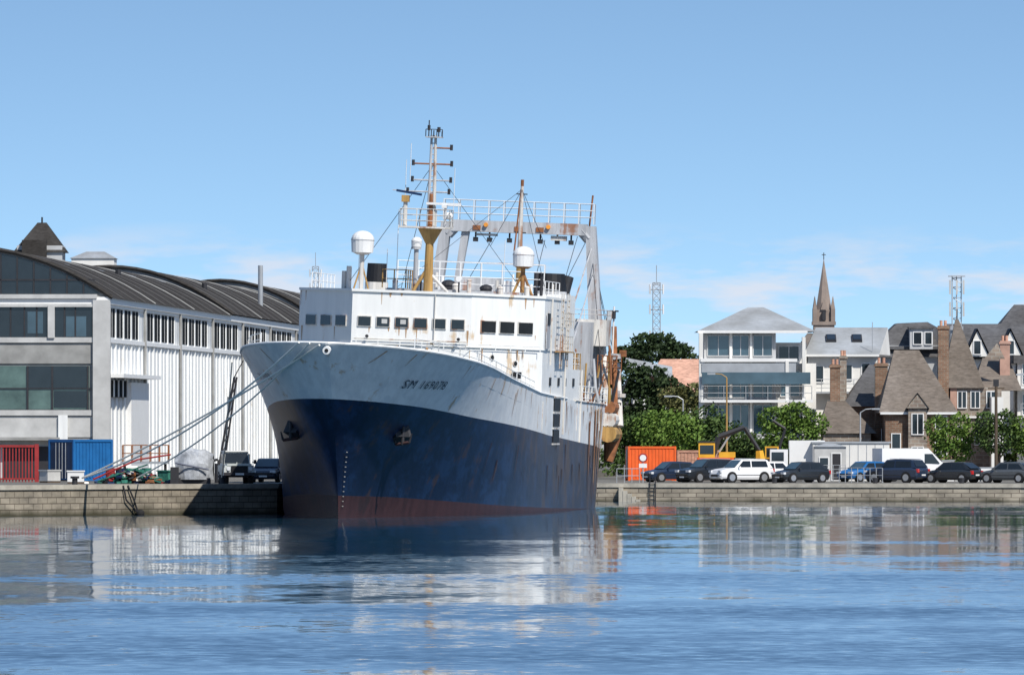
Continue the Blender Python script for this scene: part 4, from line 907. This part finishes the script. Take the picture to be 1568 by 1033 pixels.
tree('evergreen_oak',9.8,832,1.2,[(-.7,0,7.7,1.7,1.4,1.4),(1.1,0,7.6,1.7,1.4,1.2),(2.5,0,6.8,1.5,1.4,1.2),(0,0,5.8,2.4,1.6,1.6),(3.6,0,6.1,1.3,1.2,1.1),(1.2,0,4.2,2.8,1.6,1.5)],6600,.22,'leafd',.35)
tree('olive_tree',14.2,826,1.2,[(-1.5,0,6.3,1.2,1,.9),(.2,0,6.5,1.3,1,.9),(1.6,0,5.9,1.1,1,.8),(0,0,4.6,2.4,1.4,1.5)],3400,.19,'leafo')
tree('shade_tree',9.4,792,1.2,clumps(3.2,2,1.0,5.7,4,3),5000,.17,'leafm')
tree('shade_tree',11.9,789,1.2,clumps(2.8,2,.8,5.5,3,5),4600,.17,'leafb')
tree('shade_tree',14.6,790,1.2,clumps(2.8,2,.8,5.9,3,15),4800,.17,'leafm')
tree('shade_tree',21.0,785,1.2,[(-1.4,0,4.5,1.2,1.1,1.0),(.3,0,4.8,1.3,1.2,1.0),(1.7,0,4.1,1.1,1,1.0),(0,0,3.4,2.3,1.3,1.3),(-.5,0,2.2,1.8,1,1)],5200,.15,'leafb',.15)
tree('shade_tree',18.2,790,1.2,clumps(2.2,2,.5,3.8,3,8),2400,.16,'leafm')
tree('shade_tree',32.8,778,1.2,[(-1.1,0,3.9,1.0,1,.9),(.5,0,4.2,.9,1,.8),(1.4,0,3.5,.8,.8,.8),(-.1,0,3.0,1.7,1.1,1.0),(0,0,2.0,1.6,1,.9)],3600,.14,'leafb',.15)
tree('shade_tree',36.1,776,1.2,[(-.9,0,4.2,.9,1,.9),(.6,0,4.4,.9,1,.8),(0,0,3.0,1.6,1.1,1.1),(1.3,0,3.2,.8,.8,.9)],3400,.14,'leafm',.15)
tree('shade_tree',38.8,776,1.2,[(-.9,0,3.9,.9,1,.9),(.7,0,3.8,1.0,1,.9),(0,0,2.6,1.7,1.2,1.1)],3000,.14,'leafb',.15)
tree('hedge',24,800,1.2,clumps(34,2,.0,2.6,26,12),9000,.20,'leafm')

# ------------------------------------------------------------------ light, world, camera
to_sun=Vector((.36,-.58,.73)).normalized()
sd=bpy.data.lights.new('sun','SUN'); sd.energy=5.0; sd.angle=R(.5); sd.color=(1,.95,.87)
so=bpy.data.objects.new('sun',sd); sc.collection.objects.link(so); so.rotation_euler=(-to_sun).to_track_quat('-Z','Y').to_euler(); so.location=(60,-60,120)
w=bpy.data.worlds.new('World'); sc.world=w; w.use_nodes=True; nt=w.node_tree; bg=nt.nodes['Background']
sky=N(nt,'ShaderNodeTexSky',sky_type='NISHITA'); sky.sun_disc=False; sky.sun_elevation=math.asin(to_sun.z); sky.sun_rotation=math.atan2(to_sun.x,to_sun.y)
sky.air_density=1.0; sky.dust_density=.3; sky.ozone_density=1.5
tc=N(nt,'ShaderNodeTexCoord'); sp=N(nt,'ShaderNodeSeparateXYZ'); nt.links.new(tc.outputs['Generated'],sp.inputs[0])
mz=N(nt,'ShaderNodeMath',operation='MULTIPLY_ADD'); mz.inputs[1].default_value=5.0; mz.inputs[2].default_value=.11; nt.links.new(sp.outputs[2],mz.inputs[0])
mx=N(nt,'ShaderNodeMath',operation='MAXIMUM'); mx.inputs[1].default_value=.06; nt.links.new(mz.outputs[0],mx.inputs[0])
cb=N(nt,'ShaderNodeCombineXYZ'); nt.links.new(sp.outputs[0],cb.inputs[0]); nt.links.new(sp.outputs[1],cb.inputs[1]); nt.links.new(mx.outputs[0],cb.inputs[2])
nn=N(nt,'ShaderNodeVectorMath',operation='NORMALIZE'); nt.links.new(cb.outputs[0],nn.inputs[0]); nt.links.new(nn.outputs[0],sky.inputs['Vector'])
cn=noise(nt,coords(nt,(70,70,330),'Generated'),1,7,.58)
cr=ramp(nt,[(.46,(0,0,0)),(.64,(1,1,1))]); nt.links.new(cn.outputs[0],cr.inputs[0])
el=ramp(nt,[(.0,(.2,.2,.2)),(.008,(.7,.7,.7)),(.0135,(1,1,1)),(.0165,(.6,.6,.6)),(.0195,(.0,.0,.0)),(.1,(0,0,0))]); nt.links.new(sp.outputs[2],el.inputs[0])
mm=N(nt,'ShaderNodeMath',operation='MULTIPLY'); nt.links.new(cr.outputs[0],mm.inputs[0]); nt.links.new(el.outputs[0],mm.inputs[1])
m2=N(nt,'ShaderNodeMath',operation='MULTIPLY'); m2.inputs[1].default_value=.75; nt.links.new(mm.outputs[0],m2.inputs[0])
tint=mix(nt,1.0,sky.outputs[0],(1.0,1.12,1.14),'MULTIPLY')
col=mix(nt,m2.outputs[0],tint,(6.0,5.7,5.9))
nt.links.new(col,bg.inputs[0]); bg.inputs[1].default_value=.14
cd=bpy.data.cameras.new('camera'); co=bpy.data.objects.new('camera',cd); sc.collection.objects.link(co); sc.camera=co
co.location=(0,0,5.3); co.rotation_euler=(R(90),0,0); cd.sensor_width=36; cd.lens=16000/1568*36; cd.shift_y=(650-516.5)/1568; cd.clip_start=1; cd.clip_end=30000
sc.view_settings.view_transform='Standard'; sc.view_settings.look='None'; sc.view_settings.exposure=0
